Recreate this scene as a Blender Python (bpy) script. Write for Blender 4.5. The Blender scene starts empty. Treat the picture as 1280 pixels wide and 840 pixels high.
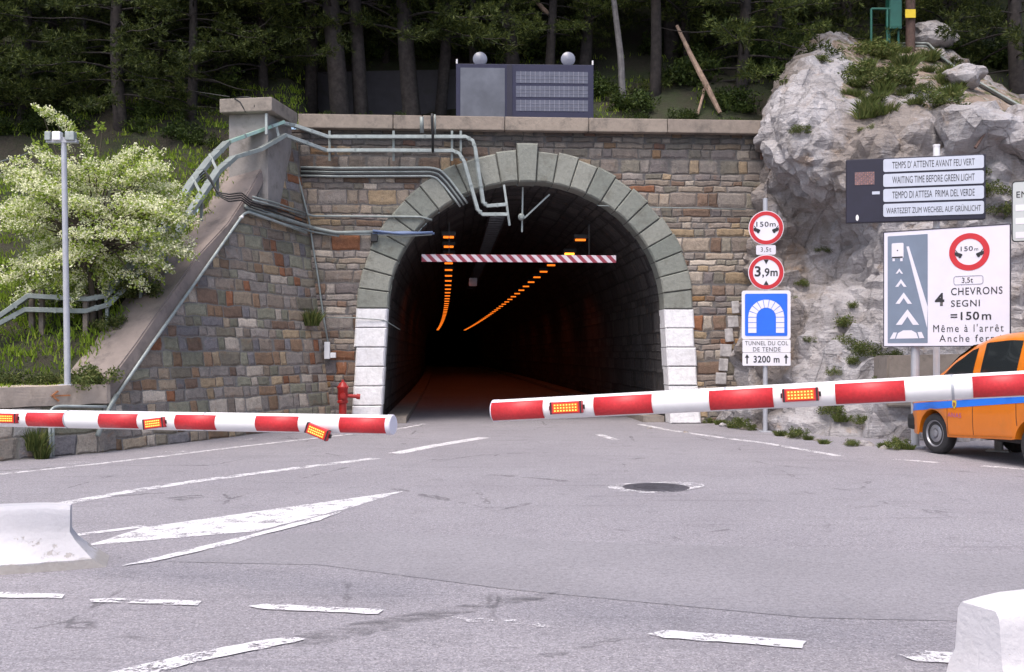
import bpy, bmesh, math, random
from mathutils import Vector, Matrix, noise
R = math.radians
rnd = random.Random(7)

# ------------------------------------------------------------------ camera, sky, sun, exposure
scene = bpy.context.scene
C = bpy.context.collection
F, CX, HY, EYE = 1250.0, 640.0, 442.0, 1.6
cam_d = bpy.data.cameras.new('camera'); cam = bpy.data.objects.new('camera', cam_d); C.objects.link(cam)
cam.location = (0, 0, EYE); cam.rotation_euler = (R(90), 0, 0)
cam_d.sensor_width = 36; cam_d.lens = 36 * F / 1280; cam_d.shift_y = (HY - 420) / 1280
cam_d.clip_start = .1; cam_d.clip_end = 1500
scene.camera = cam
SUN_EL, SUN_AZ = 62, 205          # azimuth: from +Y clockwise, where the sun stands
world = bpy.data.worlds.new('World'); scene.world = world; world.use_nodes = True
wn = world.node_tree
bg = wn.nodes['Background']
sky = wn.nodes.new('ShaderNodeTexSky'); sky.sky_type = 'NISHITA'; sky.sun_disc = False
sky.sun_elevation = R(SUN_EL); sky.sun_rotation = R(SUN_AZ)
sky.air_density = 1.0; sky.dust_density = 4.0; sky.ozone_density = 1.0
wn.links.new(sky.outputs['Color'], bg.inputs['Color']); bg.inputs['Strength'].default_value = .15
sun_d = bpy.data.lights.new('sun', 'SUN'); sun = bpy.data.objects.new('sun', sun_d); C.objects.link(sun)
sun_d.energy = 1.5; sun_d.angle = R(30); sun_d.color = (1, .93, .88)
sd = Vector((math.sin(R(SUN_AZ)) * math.cos(R(SUN_EL)), math.cos(R(SUN_AZ)) * math.cos(R(SUN_EL)), math.sin(R(SUN_EL))))
sun.rotation_euler = sd.to_track_quat('Z', 'Y').to_euler()
scene.view_settings.view_transform = 'Standard'; scene.view_settings.look = 'None'
scene.view_settings.gamma = 1; scene.view_settings.use_curve_mapping = False
scene.view_settings.exposure = .82
scene.cycles.max_bounces = 6; scene.cycles.transparent_max_bounces = 8
scene.cycles.use_denoising = True

# ------------------------------------------------------------------ geometry from measured directions
def P(px, py, y):                                   # point seen at px,py at distance y
    return Vector(((px - CX) / F * y, y, EYE - (py - HY) / F * y))
def G(px, py, z=0.0):                               # point of the ground seen there
    y = (EYE - z) * F / (py - HY); return Vector(((px - CX) / F * y, y, z))
class Plane:
    def __init__(s, o, n): s.o = Vector(o); s.n = Vector(n).normalized()
    def hit(s, px, py, off=0.0):
        d = P(px, py, 1) - Vector((0, 0, EYE)); t = ((s.o + s.n * off) - Vector((0, 0, EYE))).dot(s.n) / d.dot(s.n)
        return Vector((0, 0, EYE)) + d * t
TA = R(3.5)
FO = Vector((.36, 22.7, 0)); FU = Vector((math.cos(TA), math.sin(TA), 0)); FN = Vector((-math.sin(TA), math.cos(TA), 0))
FAC = Plane(FO, -FN)                                # facade plane, normal towards the camera
def fw(u, z, n=0.0): return FO + FU * u + FN * n + Vector((0, 0, z))   # facade frame, n goes into the hill
def fuz(px, py, off=0.0):
    h = FAC.hit(px, py, off); return (h - FO).dot(FU), h.z
def fac_y(x): return FO.y + (x - FO.x) * math.tan(TA)

# ------------------------------------------------------------------ mesh builder
class MB:
    def __init__(s): s.v = []; s.f = []; s.m = []; s.uv = {}
    def add(s, vs, fs, m=0):
        b = len(s.v); s.v += [Vector(p) for p in vs]
        for f in fs: s.f.append([b + i for i in f]); s.m.append(m)
    def box(s, c, size, rot=None, m=0, bev=0.0):
        hx, hy, hz = (a / 2 for a in size); c = Vector(c)
        if bev:
            bm = bmesh.new(); bmesh.ops.create_cube(bm, size=1)
            for q in bm.verts: q.co = Vector((q.co.x * size[0], q.co.y * size[1], q.co.z * size[2]))
            bmesh.ops.bevel(bm, geom=bm.edges[:], offset=bev, segments=2, affect='EDGES', profile=.6)
            bm.verts.index_update()
            s.add([(rot @ q.co if rot else q.co) + c for q in bm.verts], [[q.index for q in f.verts] for f in bm.faces], m); bm.free(); return
        vs = [Vector((x, y, z)) for x in (-hx, hx) for y in (-hy, hy) for z in (-hz, hz)]
        s.add([(rot @ q if rot else q) + c for q in vs], [(0, 1, 3, 2), (4, 6, 7, 5), (0, 4, 5, 1), (2, 3, 7, 6), (0, 2, 6, 4), (1, 5, 7, 3)], m)
    def prism(s, pts, d, m=0):                       # closed 3D outline swept by vector d
        n = len(pts); d = Vector(d); pts = [Vector(p) for p in pts]
        s.add(pts + [p + d for p in pts], [list(range(n))[::-1], list(range(n, 2 * n))] + [(i, (i + 1) % n, n + (i + 1) % n, n + i) for i in range(n)], m)
    def tube(s, pts, r, seg=8, m=0, cap=True):
        pts = [Vector(p) for p in pts]; rs = r if isinstance(r, (list, tuple)) else [r] * len(pts)
        b = len(s.v); prev = None
        for i, p in enumerate(pts):
            t = (pts[min(i + 1, len(pts) - 1)] - pts[max(i - 1, 0)]).normalized()
            a = Vector((0, 0, 1)) if abs(t.z) < .95 else Vector((1, 0, 0))
            x = t.cross(a).normalized() if prev is None else (prev - t * prev.dot(t)).normalized()
            prev = x; y = t.cross(x)
            for k in range(seg):
                w = 2 * math.pi * k / seg; s.v.append(p + (x * math.cos(w) + y * math.sin(w)) * rs[i])
        for i in range(len(pts) - 1):
            for k in range(seg):
                k2 = (k + 1) % seg; s.f.append([b + i * seg + k, b + i * seg + k2, b + (i + 1) * seg + k2, b + (i + 1) * seg + k]); s.m.append(m)
        if cap:
            s.f.append([b + k for k in range(seg)][::-1]); s.m.append(m)
            s.f.append([b + (len(pts) - 1) * seg + k for k in range(seg)]); s.m.append(m)
    def bar(s, pts, w, h, up=(0, 0, 1), m=0):        # rectangular section along a path
        pts = [Vector(p) for p in pts]; b = len(s.v); up = Vector(up)
        for i, p in enumerate(pts):
            t = (pts[min(i + 1, len(pts) - 1)] - pts[max(i - 1, 0)]).normalized()
            x = t.cross(up); x = x.normalized() if x.length > 1e-4 else Vector((1, 0, 0)); y = x.cross(t).normalized()
            for (a, c) in ((-1, -1), (1, -1), (1, 1), (-1, 1)): s.v.append(p + x * a * w / 2 + y * c * h / 2)
        for i in range(len(pts) - 1):
            for k in range(4):
                k2 = (k + 1) % 4; s.f.append([b + i * 4 + k, b + i * 4 + k2, b + (i + 1) * 4 + k2, b + (i + 1) * 4 + k]); s.m.append(m)
        e = b + (len(pts) - 1) * 4
        s.f += [[b + 3, b + 2, b + 1, b], [e, e + 1, e + 2, e + 3]]; s.m += [m, m]
    def lathe(s, prof, seg=20, c=(0, 0, 0), ax=None, m=0):   # prof: (radius, height)
        b = len(s.v); c = Vector(c)
        for (r, z) in prof:
            for k in range(seg):
                w = 2 * math.pi * k / seg; q = Vector((r * math.cos(w), r * math.sin(w), z)); s.v.append((ax @ q if ax else q) + c)
        for i in range(len(prof) - 1):
            for k in range(seg):
                k2 = (k + 1) % seg; s.f.append([b + i * seg + k, b + i * seg + k2, b + (i + 1) * seg + k2, b + (i + 1) * seg + k]); s.m.append(m)
        if prof[0][0] > 1e-4: s.f.append([b + k for k in range(seg)][::-1]); s.m.append(m)
        if prof[-1][0] > 1e-4: s.f.append([b + (len(prof) - 1) * seg + k for k in range(seg)]); s.m.append(m)
    def build(s, name, mats, parent=None, smooth=False, local=False, base=None, uvf=None):
        me = bpy.data.meshes.new(name); o = bpy.data.objects.new(name, me); C.objects.link(o)
        org = Vector((0, 0, 0))
        if parent is not None:
            o.parent = parent
            if not local:
                q = parent
                while q is not None: org += q.location; q = q.parent
        elif base is not None: org = Vector(base); o.location = org
        me.from_pydata([tuple(p - org) if not local else tuple(p) for p in s.v], [], s.f)
        for mt in (mats if isinstance(mats, (list, tuple)) else [mats]): me.materials.append(mt)
        if any(s.m): me.polygons.foreach_set('material_index', s.m)
        if smooth: me.polygons.foreach_set('use_smooth', [True] * len(me.polygons))
        if uvf:
            ul = me.uv_layers.new(name='UVMap')
            for p in me.polygons:
                for li in p.loop_indices: ul.data[li].uv = uvf(s.v[me.loops[li].vertex_index], p)
        me.update()
        return o
def fixn(o):
    bm = bmesh.new(); bm.from_mesh(o.data); bmesh.ops.recalc_face_normals(bm, faces=bm.faces[:]); bm.to_mesh(o.data); bm.free(); return o
def autosmooth(o, ang=40):
    o.data.polygons.foreach_set('use_smooth', [True] * len(o.data.polygons)); o.data.set_sharp_from_angle(angle=R(ang)); return o
def tag(o, label=None, cat=None, group=None, kind=None):
    if label: o['label'] = label
    if cat: o['category'] = cat
    if group: o['group'] = group
    if kind: o['kind'] = kind
    return o
def thing(name, label, cat, loc=(0, 0, 0), rotz=0, group=None):
    o = bpy.data.objects.new(name, None); C.objects.link(o); o.location = loc; o.rotation_euler = (0, 0, rotz)
    o.empty_display_size = .2
    return tag(o, label, cat, group)
def kids(o): return [c for c in bpy.data.objects if c.parent == o]
def copy_tree(o, loc, rotz=0, scale=1.0, label=None, group=None):
    r = o.copy(); C.objects.link(r); r.location = loc; r.rotation_euler = (0, 0, rotz); r.scale = (scale,) * 3
    if label: r['label'] = label
    if group: r['group'] = group
    for ch in o.children:
        c = ch.copy(); C.objects.link(c); c.parent = r
        for g in ch.children:
            d = g.copy(); C.objects.link(d); d.parent = c
    return r

# ------------------------------------------------------------------ materials
class NT:
    def __init__(s, mat): s.t = mat.node_tree; s.n = s.t.nodes; s.l = s.t.links
    def node(s, typ, **kw):
        x = s.n.new(typ)
        for k, v in kw.items(): setattr(x, k, v)
        return x
    def put(s, sock, v):
        if isinstance(v, bpy.types.NodeSocket): s.l.new(v, sock)
        elif v is not None: sock.default_value = v
    def math(s, op, a, b=None, c=None, clamp=False):
        x = s.node('ShaderNodeMath', operation=op, use_clamp=clamp); s.put(x.inputs[0], a)
        if b is not None: s.put(x.inputs[1], b)
        if c is not None: s.put(x.inputs[2], c)
        return x.outputs[0]
    def noise(s, vec, scale, detail=4, rough=.55, dim='3D'):
        x = s.node('ShaderNodeTexNoise', noise_dimensions=dim)
        if vec is not None: s.l.new(vec, x.inputs['Vector'])
        x.inputs['Scale'].default_value = scale; x.inputs['Detail'].default_value = detail; x.inputs['Roughness'].default_value = rough
        return x.outputs['Fac']
    def vor(s, vec, scale, feature='F1', out='Distance'):
        x = s.node('ShaderNodeTexVoronoi', feature=feature)
        if vec is not None: s.l.new(vec, x.inputs['Vector'])
        x.inputs['Scale'].default_value = scale; return x.outputs[out]
    def ramp(s, fac, stops, interp='LINEAR'):
        x = s.node('ShaderNodeValToRGB'); cr = x.color_ramp; cr.interpolation = interp
        while len(cr.elements) < len(stops): cr.elements.new(.5)
        for e, (p, c) in zip(cr.elements, stops):
            e.position = p; e.color = (c, c, c, 1) if isinstance(c, (int, float)) else (*c, 1)
        s.l.new(fac, x.inputs[0]); return x.outputs[0]
    def mix(s, fac, a, b, mode='MIX'):
        x = s.node('ShaderNodeMix', data_type='RGBA', blend_type=mode)
        s.put(x.inputs[0], fac)
        for sock, v in ((x.inputs[6], a), (x.inputs[7], b)): s.put(sock, (*v, 1) if isinstance(v, (tuple, list)) else v)
        return x.outputs[2]
    def smooth(s, v, lo, hi):
        x = s.node('ShaderNodeMapRange', interpolation_type='SMOOTHSTEP'); s.put(x.inputs[0], v)
        x.inputs[1].default_value = lo; x.inputs[2].default_value = hi; return x.outputs[0]
    def bump(s, h, strength=.5, dist=.02):
        x = s.node('ShaderNodeBump'); x.inputs['Strength'].default_value = strength; x.inputs['Distance'].default_value = dist
        s.l.new(h, x.inputs['Height']); return x.outputs[0]
    def scalev(s, vec, sc, rot=(0, 0, 0)):
        x = s.node('ShaderNodeMapping'); s.l.new(vec, x.inputs[0]); x.inputs['Scale'].default_value = sc; x.inputs['Rotation'].default_value = rot
        return x.outputs[0]
def new_mat(name):
    m = bpy.data.materials.new(name); m.use_nodes = True; t = NT(m); b = t.n['Principled BSDF']
    return m, t, b
def pos(t): return t.node('ShaderNodeNewGeometry').outputs['Position']
def obc(t): return t.node('ShaderNodeTexCoord').outputs['Object']
def mat(name, col, rough=.6, metal=0.0, var=.12, scale=6.0, bump=0.0, dirt=None, dirt_amt=.4, emit=None, spec=None):
    m, t, b = new_mat(name); p = obc(t)
    n = t.noise(p, scale, 5, .6)
    c = t.mix(t.smooth(n, .3, .75), tuple(x * (1 - var) for x in col), tuple(min(1, x * (1 + var)) for x in col))
    if dirt:
        d = t.noise(p, scale * .6, 6, .7); c = t.mix(t.math('MULTIPLY', t.smooth(d, .5, .72), dirt_amt), c, dirt)
    t.put(b.inputs['Base Color'], c); b.inputs['Roughness'].default_value = rough; b.inputs['Metallic'].default_value = metal
    if spec is not None: b.inputs['Specular IOR Level'].default_value = spec
    if bump: t.put(b.inputs['Normal'], t.bump(t.noise(p, scale * 8, 4, .6), bump, .01))
    if emit:
        b.inputs['Emission Color'].default_value = (*emit[0], 1); b.inputs['Emission Strength'].default_value = emit[1]
    return m

def stone_mat(name, bw, bh, stops, mortar, seed=0.0, dark_top=None, lichen=0.0, gapw=.016, rowvar=.42, tone=1.0):
    m, t, b = new_mat(name)
    uv = t.node('ShaderNodeUVMap', uv_map='UVMap').outputs[0]
    w3 = t.node('ShaderNodeTexNoise'); t.l.new(uv, w3.inputs['Vector']); w3.inputs['Scale'].default_value = 3.0; w3.inputs['Detail'].default_value = 3
    off = t.node('ShaderNodeVectorMath', operation='SCALE'); cen = t.node('ShaderNodeVectorMath', operation='SUBTRACT')
    t.l.new(w3.outputs['Color'], cen.inputs[0]); cen.inputs[1].default_value = (.5, .5, .5)
    t.l.new(cen.outputs[0], off.inputs[0]); off.inputs['Scale'].default_value = .1
    ad = t.node('ShaderNodeVectorMath', operation='ADD'); t.l.new(uv, ad.inputs[0]); t.l.new(off.outputs[0], ad.inputs[1])
    sp = t.node('ShaderNodeSeparateXYZ'); t.l.new(ad.outputs[0], sp.inputs[0]); u, v = sp.outputs[0], sp.outputs[1]
    vv = t.math('DIVIDE', v, bh)
    vv = t.math('ADD', vv, t.math('MULTIPLY', t.math('SINE', t.math('MULTIPLY', vv, 1.37)), rowvar))
    row = t.math('FLOOR', vv); fv = t.math('FRACT', vv)
    wr = t.node('ShaderNodeTexWhiteNoise', noise_dimensions='1D'); t.put(wr.inputs['W'], t.math('ADD', row, seed)); rr = wr.outputs['Value']
    uu = t.math('ADD', t.math('DIVIDE', u, bw), t.math('MULTIPLY', rr, 23.0))
    uu = t.math('ADD', uu, t.math('MULTIPLY', t.math('SINE', t.math('ADD', t.math('MULTIPLY', uu, 2.1), t.math('MULTIPLY', rr, 40.0))), .36))
    col = t.math('FLOOR', uu); fu = t.math('FRACT', uu)
    cb = t.node('ShaderNodeCombineXYZ'); t.put(cb.inputs[0], col); t.put(cb.inputs[1], row); cb.inputs[2].default_value = seed
    wn_ = t.node('ShaderNodeTexWhiteNoise', noise_dimensions='3D'); t.l.new(cb.outputs[0], wn_.inputs['Vector'])
    du = t.math('MULTIPLY', t.math('MINIMUM', fu, t.math('SUBTRACT', 1.0, fu)), bw)
    dv = t.math('MULTIPLY', t.math('MINIMUM', fv, t.math('SUBTRACT', 1.0, fv)), bh)
    # rounded corners: soft minimum
    d = t.node('ShaderNodeMath', operation='SMOOTH_MIN'); t.put(d.inputs[0], du); t.put(d.inputs[1], dv); d.inputs[2].default_value = .03; d = d.outputs[0]
    d = t.math('ADD', d, t.math('MULTIPLY', t.math('SUBTRACT', t.noise(uv, 22, 4, .6), .5), .025))
    mask = t.smooth(d, gapw * .25, gapw)
    c = t.ramp(wn_.outputs['Value'], stops, 'CONSTANT')
    sep = t.node('ShaderNodeSeparateColor'); t.l.new(wn_.outputs['Color'], sep.inputs[0])
    n1 = t.noise(uv, 9, 6, .65); n2 = t.noise(uv, 38, 4, .7)
    f = t.math('ADD', .5, t.math('MULTIPLY', t.math('SUBTRACT', t.math('ADD', n1, n2), .62), 1.25)); f = t.math('MULTIPLY', f, t.math('ADD', .78, t.math('MULTIPLY', sep.outputs[1], .45)))
    fc = t.node('ShaderNodeCombineColor'); [t.put(fc.inputs[i], f) for i in range(3)]
    c = t.mix(1.0, c, fc.outputs[0], 'MULTIPLY')
    # grime across stones
    g = t.noise(uv, 1.1, 6, .65); c = t.mix(t.math('MULTIPLY', t.smooth(g, .5, .72), .35), c, (.095, .085, .08))
    rust = t.noise(uv, 4.5, 5, .6); c = t.mix(t.math('MULTIPLY', t.smooth(rust, .56, .72), .5), c, (.21, .115, .06))
    mc = t.mix(t.noise(uv, 6, 4, .6), tuple(x * .55 for x in mortar), tuple(x * 1.35 for x in mortar))
    c = t.mix(mask, mc, c)
    lime = t.noise(t.scalev(uv, (3.0, 1.0, 1.0)), 1.9, 6, .7); c = t.mix(t.math('MULTIPLY', t.smooth(lime, .62, .74), .45), c, (.42, .41, .42))
    if dark_top:                                     # run-off stain with a ragged lower edge
        s2 = t.node('ShaderNodeSeparateXYZ'); t.l.new(uv, s2.inputs[0])
        edge = t.math('ADD', s2.outputs[1], t.math('MULTIPLY', t.math('SUBTRACT', t.noise(t.scalev(uv, (2.5, .35, 1)), 1.6, 5, .6), .5), 1.6))
        k = t.math('MULTIPLY', t.smooth(edge, dark_top[0], dark_top[1]), dark_top[2]); c = t.mix(k, c, (.06, .06, .062))
    if lichen:
        q = t.noise(uv, 2.3, 6, .7); c = t.mix(t.math('MULTIPLY', t.smooth(q, .56, .7), lichen), c, (.16, .17, .11))
    c = t.mix(1.0, c, (tone,) * 3, 'MULTIPLY')
    t.put(b.inputs['Base Color'], c); b.inputs['Roughness'].default_value = .85; b.inputs['Specular IOR Level'].default_value = .25
    h = t.math('ADD', t.math('MULTIPLY', t.smooth(d, 0, .05), 1.0), t.math('MULTIPLY', t.math('ADD', n1, t.math('MULTIPLY', n2, .4)), .75))
    h = t.math('ADD', h, t.math('MULTIPLY', sep.outputs[2], .5))
    t.put(b.inputs['Normal'], t.bump(h, .9, .035))
    return m

def leaf_mat(name, c1, c2, c3=None, trans=.25, rough=.6):
    m, t, b = new_mat(name)
    isl = t.node('ShaderNodeNewGeometry').outputs['Random Per Island']
    stops = [(0, c1), (1, c2)] if c3 is None else [(0, c1), (.55, c2), (1, c3)]
    c = t.ramp(isl, stops)
    oi = t.node('ShaderNodeObjectInfo').outputs['Random']
    k = t.math('ADD', .75, t.math('MULTIPLY', oi, .5)); kc = t.node('ShaderNodeCombineColor'); [t.put(kc.inputs[i], k) for i in range(3)]
    c = t.mix(1.0, c, kc.outputs[0], 'MULTIPLY')
    t.put(b.inputs['Base Color'], c); b.inputs['Roughness'].default_value = rough; b.inputs['Specular IOR Level'].default_value = .2
    tr = t.node('ShaderNodeBsdfTranslucent'); t.put(tr.inputs[0], c)
    mx = t.node('ShaderNodeMixShader'); mx.inputs[0].default_value = trans
    t.l.new(b.outputs[0], mx.inputs[1]); t.l.new(tr.outputs[0], mx.inputs[2]); t.l.new(mx.outputs[0], t.n['Material Output'].inputs[0])
    return m

GREY = (.285, .25, .225); GRN = (.235, .225, .17); BLUE = (.2, .185, .19); RUST = (.27, .12, .065); TAN = (.4, .3, .195); PALE = (.5, .43, .36); OCH = (.36, .21, .1); BRN = (.2, .135, .1)
stops_w = [(0, GREY), (.16, GRN), (.32, BLUE), (.4, (.27, .22, .18)), (.52, RUST), (.58, BRN), (.66, (.34, .27, .2)), (.74, TAN), (.81, (.23, .2, .155)), (.88, (.26, .17, .11)), (.94, PALE)]
stops_f = [(0, GREY), (.2, (.26, .215, .185)), (.36, (.24, .215, .175)), (.48, (.33, .27, .215)), (.6, BRN), (.7, (.22, .19, .185)), (.78, TAN), (.88, OCH), (.91, RUST), (.94, PALE)]
stops_b = [(0, (.32, .3, .28)), (.25, GRN), (.4, GREY), (.6, (.3, .26, .22)), (.72, BLUE), (.82, RUST), (.88, PALE)]
M = {}
M['facade'] = stone_mat('facade_stone', .38, .2, stops_f, (.16, .15, .148), 3.0, (5.0, 6.9, .8), lichen=.25, tone=.84)
M['wing'] = stone_mat('wing_stone', .36, .235, stops_w, (.2, .19, .18), 11.0, lichen=.3, rowvar=.2, tone=.95)
M['plinth'] = stone_mat('plinth_stone', .62, .5, stops_b, (.2, .19, .17), 5.0, lichen=.4)
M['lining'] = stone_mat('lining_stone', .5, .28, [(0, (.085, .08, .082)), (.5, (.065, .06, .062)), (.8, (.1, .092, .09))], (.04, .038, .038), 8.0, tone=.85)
M['retain'] = None
def block_mat(name, c1, c2, scale=14, bump=.6, stain=(.1, .1, .09), stain_amt=.4):
    m, t, b = new_mat(name); p = pos(t)
    isl = t.node('ShaderNodeNewGeometry').outputs['Random Per Island']
    c = t.mix(isl, c1, c2); n = t.noise(p, scale, 6, .65)
    f = t.math('ADD', .65, t.math('MULTIPLY', n, .7)); fc = t.node('ShaderNodeCombineColor'); [t.put(fc.inputs[i], f) for i in range(3)]
    c = t.mix(1.0, c, fc.outputs[0], 'MULTIPLY')
    c = t.mix(t.math('MULTIPLY', t.smooth(t.noise(p, 2.2, 6, .7), .5, .7), stain_amt), c, stain)
    t.put(b.inputs['Base Color'], c); b.inputs['Roughness'].default_value = .85
    t.put(b.inputs['Normal'], t.bump(t.math('ADD', t.noise(p, scale * .5, 6, .7), t.math('MULTIPLY', t.noise(p, scale * 3, 3, .6), .3)), bump, .03)); return m
M['ring'] = block_mat('green_grey_stone', (.165, .18, .16), (.25, .255, .225), 14, .8, (.11, .105, .085), .6)
M['painted'] = block_mat('white_painted_stone', (.72, .71, .74), (.8, .79, .8), 10, .7, (.45, .42, .4), .25)
M['concrete'] = block_mat('weathered_concrete', (.23, .2, .175), (.26, .225, .195), 5, .6, (.09, .08, .07), .65)
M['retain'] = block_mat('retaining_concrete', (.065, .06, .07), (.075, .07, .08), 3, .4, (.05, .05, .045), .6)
M['mortar'] = mat('dark_mortar', (.07, .066, .062), .9, 0, .2, 10, .3)
M['cornice'] = block_mat('cornice_stone', (.23, .19, .16), (.28, .235, .195), 7, .6, (.09, .08, .07), .7)
M['cap'] = block_mat('cap_concrete', (.225, .185, .17), (.25, .205, .185), 3, .6, (.1, .085, .08), .7)
M['wallcap'] = block_mat('wall_coping', (.4, .33, .27), (.44, .36, .3), 4, .5, (.18, .15, .12), .5)
M['galv'] = mat('galvanised_steel', (.24, .27, .265), .55, .3, .15, 6, .05, (.2, .22, .2), .5)
M['galv_light'] = mat('bright_galvanised', (.33, .37, .365), .55, .2, .15, 8, 0, (.25, .27, .27), .5)
M['galv_green'] = mat('greenish_galvanised', (.33, .5, .42), .45, .45, .15, 5, 0, (.45, .5, .52), .6)
M['cable'] = mat('black_cable', (.02, .02, .022), .5)
M['bluecable'] = mat('blue_cable', (.12, .17, .3), .5)
M['post'] = mat('grey_post_paint', (.42, .43, .47), .45, .25, .08, 5)
M['white'] = mat('white_plastic', (.78, .77, .78), .5, 0, .04, 5)
M['arm'] = mat('white_arm_paint', (.78, .765, .77), .42, 0, .04, 4, .08, (.4, .37, .35), .3)
M['red'] = mat('red_reflective', (.56, .028, .035), .4, 0, .12, 60, .2, (.4, .06, .06), .2)
M['signred'] = mat('sign_red', (.5, .02, .03), .4, 0, .04, 5)
M['signwhite'] = mat('sign_white', (.72, .7, .76), .4, 0, .03, 3)
M['signlilac'] = mat('sign_lilac_white', (.66, .64, .72), .4, 0, .03, 3)
M['signblue'] = mat('sign_blue', (.02, .14, .72), .4, 0, .05, 4)
M['signslate'] = mat('sign_slate', (.16, .2, .27), .45, 0, .06, 4)
M['ink'] = mat('sign_ink', (.02, .02, .024), .5)
M['navy'] = mat('navy_panel', (.012, .011, .028), .55, 0, .1, 5)
M['navyframe'] = mat('navy_frame', (.012, .013, .045), .6, 0, .1, 5)
M['strip'] = mat('pale_strip', (.5, .53, .62), .4, 0, .04, 5)
M['hydrant'] = mat('hydrant_red', (.36, .018, .016), .4, 0, .15, 12)
M['dark'] = mat('dark_metal', (.03, .03, .033), .5, .3)
M['rubber'] = mat('tyre_rubber', (.028, .027, .03), .8, 0, .2, 12)
M['wood'] = mat('grey_wood', (.2, .165, .14), .85, 0, .3, 14, .3)
M['deadwood'] = mat('dead_wood', (.3, .21, .16), .85, 0, .3, 10, .3)
M['bark'] = mat('pine_bark', (.034, .028, .027), .9, 0, .45, 9, .9)
M['hawbark'] = mat('hawthorn_bark', (.09, .07, .055), .9, 0, .35, 12, .6)
M['needle'] = leaf_mat('pine_needles', (.02, .033, .01), (.046, .064, .015), (.105, .125, .027), .2)
M['bush'] = leaf_mat('bush_leaves', (.02, .036, .009), (.04, .065, .014), (.08, .11, .024), .22)
M['weed'] = leaf_mat('weed_leaves', (.05, .075, .02), (.1, .13, .035), (.17, .17, .06), .25)
M['grass'] = leaf_mat('grass_blades', (.13, .2, .02), (.21, .31, .03), (.31, .37, .06), .35)
M['hawleaf'] = leaf_mat('hawthorn_leaves', (.15, .22, .035), (.26, .34, .06), (.36, .42, .1), .4)
M['blossom'] = leaf_mat('hawthorn_blossom', (.66, .69, .42), (.8, .8, .55), (.87, .85, .68), .3)
M['vangreen'] = mat('cabinet_green', (.02, .12, .09), .45, 0, .12, 5)
M['yellow'] = mat('yellow_plate', (.75, .55, .03), .5, 0, .05, 5)
M['brownpost'] = mat('brown_post', (.1, .06, .05), .8, 0, .3, 8)
M['lampglow'] = mat('orange_lamp_glow', (.9, .3, .03), .5, emit=((1, .19, .012), .9))
M['lampbright'] = mat('bright_orange_lamp_glow', (.9, .5, .05), .5, emit=((1, .36, .03), 2.2))
M['ledback'] = mat('led_panel_orange', (.8, .1, .01), .4, emit=((1, .12, .005), .22))
M['ledpix'] = mat('led_yellow_pixel', (1, .8, .2), .4, emit=((1, .58, .05), .42))
M['mirror'] = mat('grey_glass_panel', (.12, .125, .15), .3, .15, .3, 1.2)
M['slat'] = mat('slatted_display', (.11, .115, .155), .35, .2, .12, 6)
M['lens'] = mat('pale_lens', (.19, .2, .25), .3, 0, .05, 4)

# banner with diagonal stripes
m, t, b = new_mat('red_white_hazard_stripes'); p = obc(t); sx = t.node('ShaderNodeSeparateXYZ'); t.l.new(p, sx.inputs[0])
ph = t.math('FRACT', t.math('ADD', t.math('MULTIPLY', t.math('ADD', sx.outputs[0], 40.0), 4.3), t.math('MULTIPLY', sx.outputs[2], 4.3)))
t.put(b.inputs['Base Color'], t.mix(t.smooth(ph, .47, .53), (.27, .035, .06), (.62, .55, .6))); b.inputs['Roughness'].default_value = .5
M['hazard'] = m

# asphalt
m, t, b = new_mat('worn_asphalt'); p = pos(t)
big = t.noise(p, .35, 5, .6); mid = t.noise(p, 2.4, 6, .7); fine = t.noise(p, 55, 3, .7); spk = t.vor(p, 115, 'F1', 'Color')
sc_ = t.node('ShaderNodeSeparateColor'); t.l.new(spk, sc_.inputs[0])
c = t.mix(t.smooth(big, .3, .7), (.3, .283, .31), (.36, .341, .37))
c = t.mix(t.math('MULTIPLY', t.smooth(mid, .5, .72), .5), c, (.185, .176, .192))
grit = t.noise(p, 24, 5, .8); c = t.mix(t.math('MULTIPLY', t.smooth(grit, .4, .66), .65), c, (.15, .142, .157)); c = t.mix(t.math('MULTIPLY', t.smooth(fine, .4, .66), .6), c, (.15, .142, .157))
c = t.mix(t.math('MULTIPLY', t.smooth(sc_.outputs[0], .84, .95), .55), c, (.48, .45, .47))
c = t.mix(t.math('MULTIPLY', t.smooth(sc_.outputs[1], .85, .95), .5), c, (.09, .085, .095))
streak = t.noise(t.scalev(p, (.35, 3.5, 1), (0, 0, R(12))), 1.0, 5, .65); c = t.mix(t.math('MULTIPLY', t.smooth(streak, .55, .72), .45), c, (.15, .142, .156))
crk = t.vor(t.scalev(p, (1, .55, 1)), .55, 'DISTANCE_TO_EDGE'); wob = t.math('ADD', crk, t.math('MULTIPLY', t.math('SUBTRACT', t.noise(p, 3, 5, .7), .5), .12))
crm = t.math('MULTIPLY', t.math('SUBTRACT', 1.0, t.smooth(t.math('ABSOLUTE', wob), .002, .011)), t.smooth(t.noise(p, .6, 3), .5, .62))
c = t.mix(t.math('MULTIPLY', crm, .6), c, (.06, .056, .062))
t.put(b.inputs['Base Color'], c); b.inputs['Roughness'].default_value = .82; b.inputs['Specular IOR Level'].default_value = .3
t.put(b.inputs['Normal'], t.bump(t.math('ADD', fine, t.math('MULTIPLY', sc_.outputs[2], .6)), .55, .008))
M['asphalt'] = m
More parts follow.
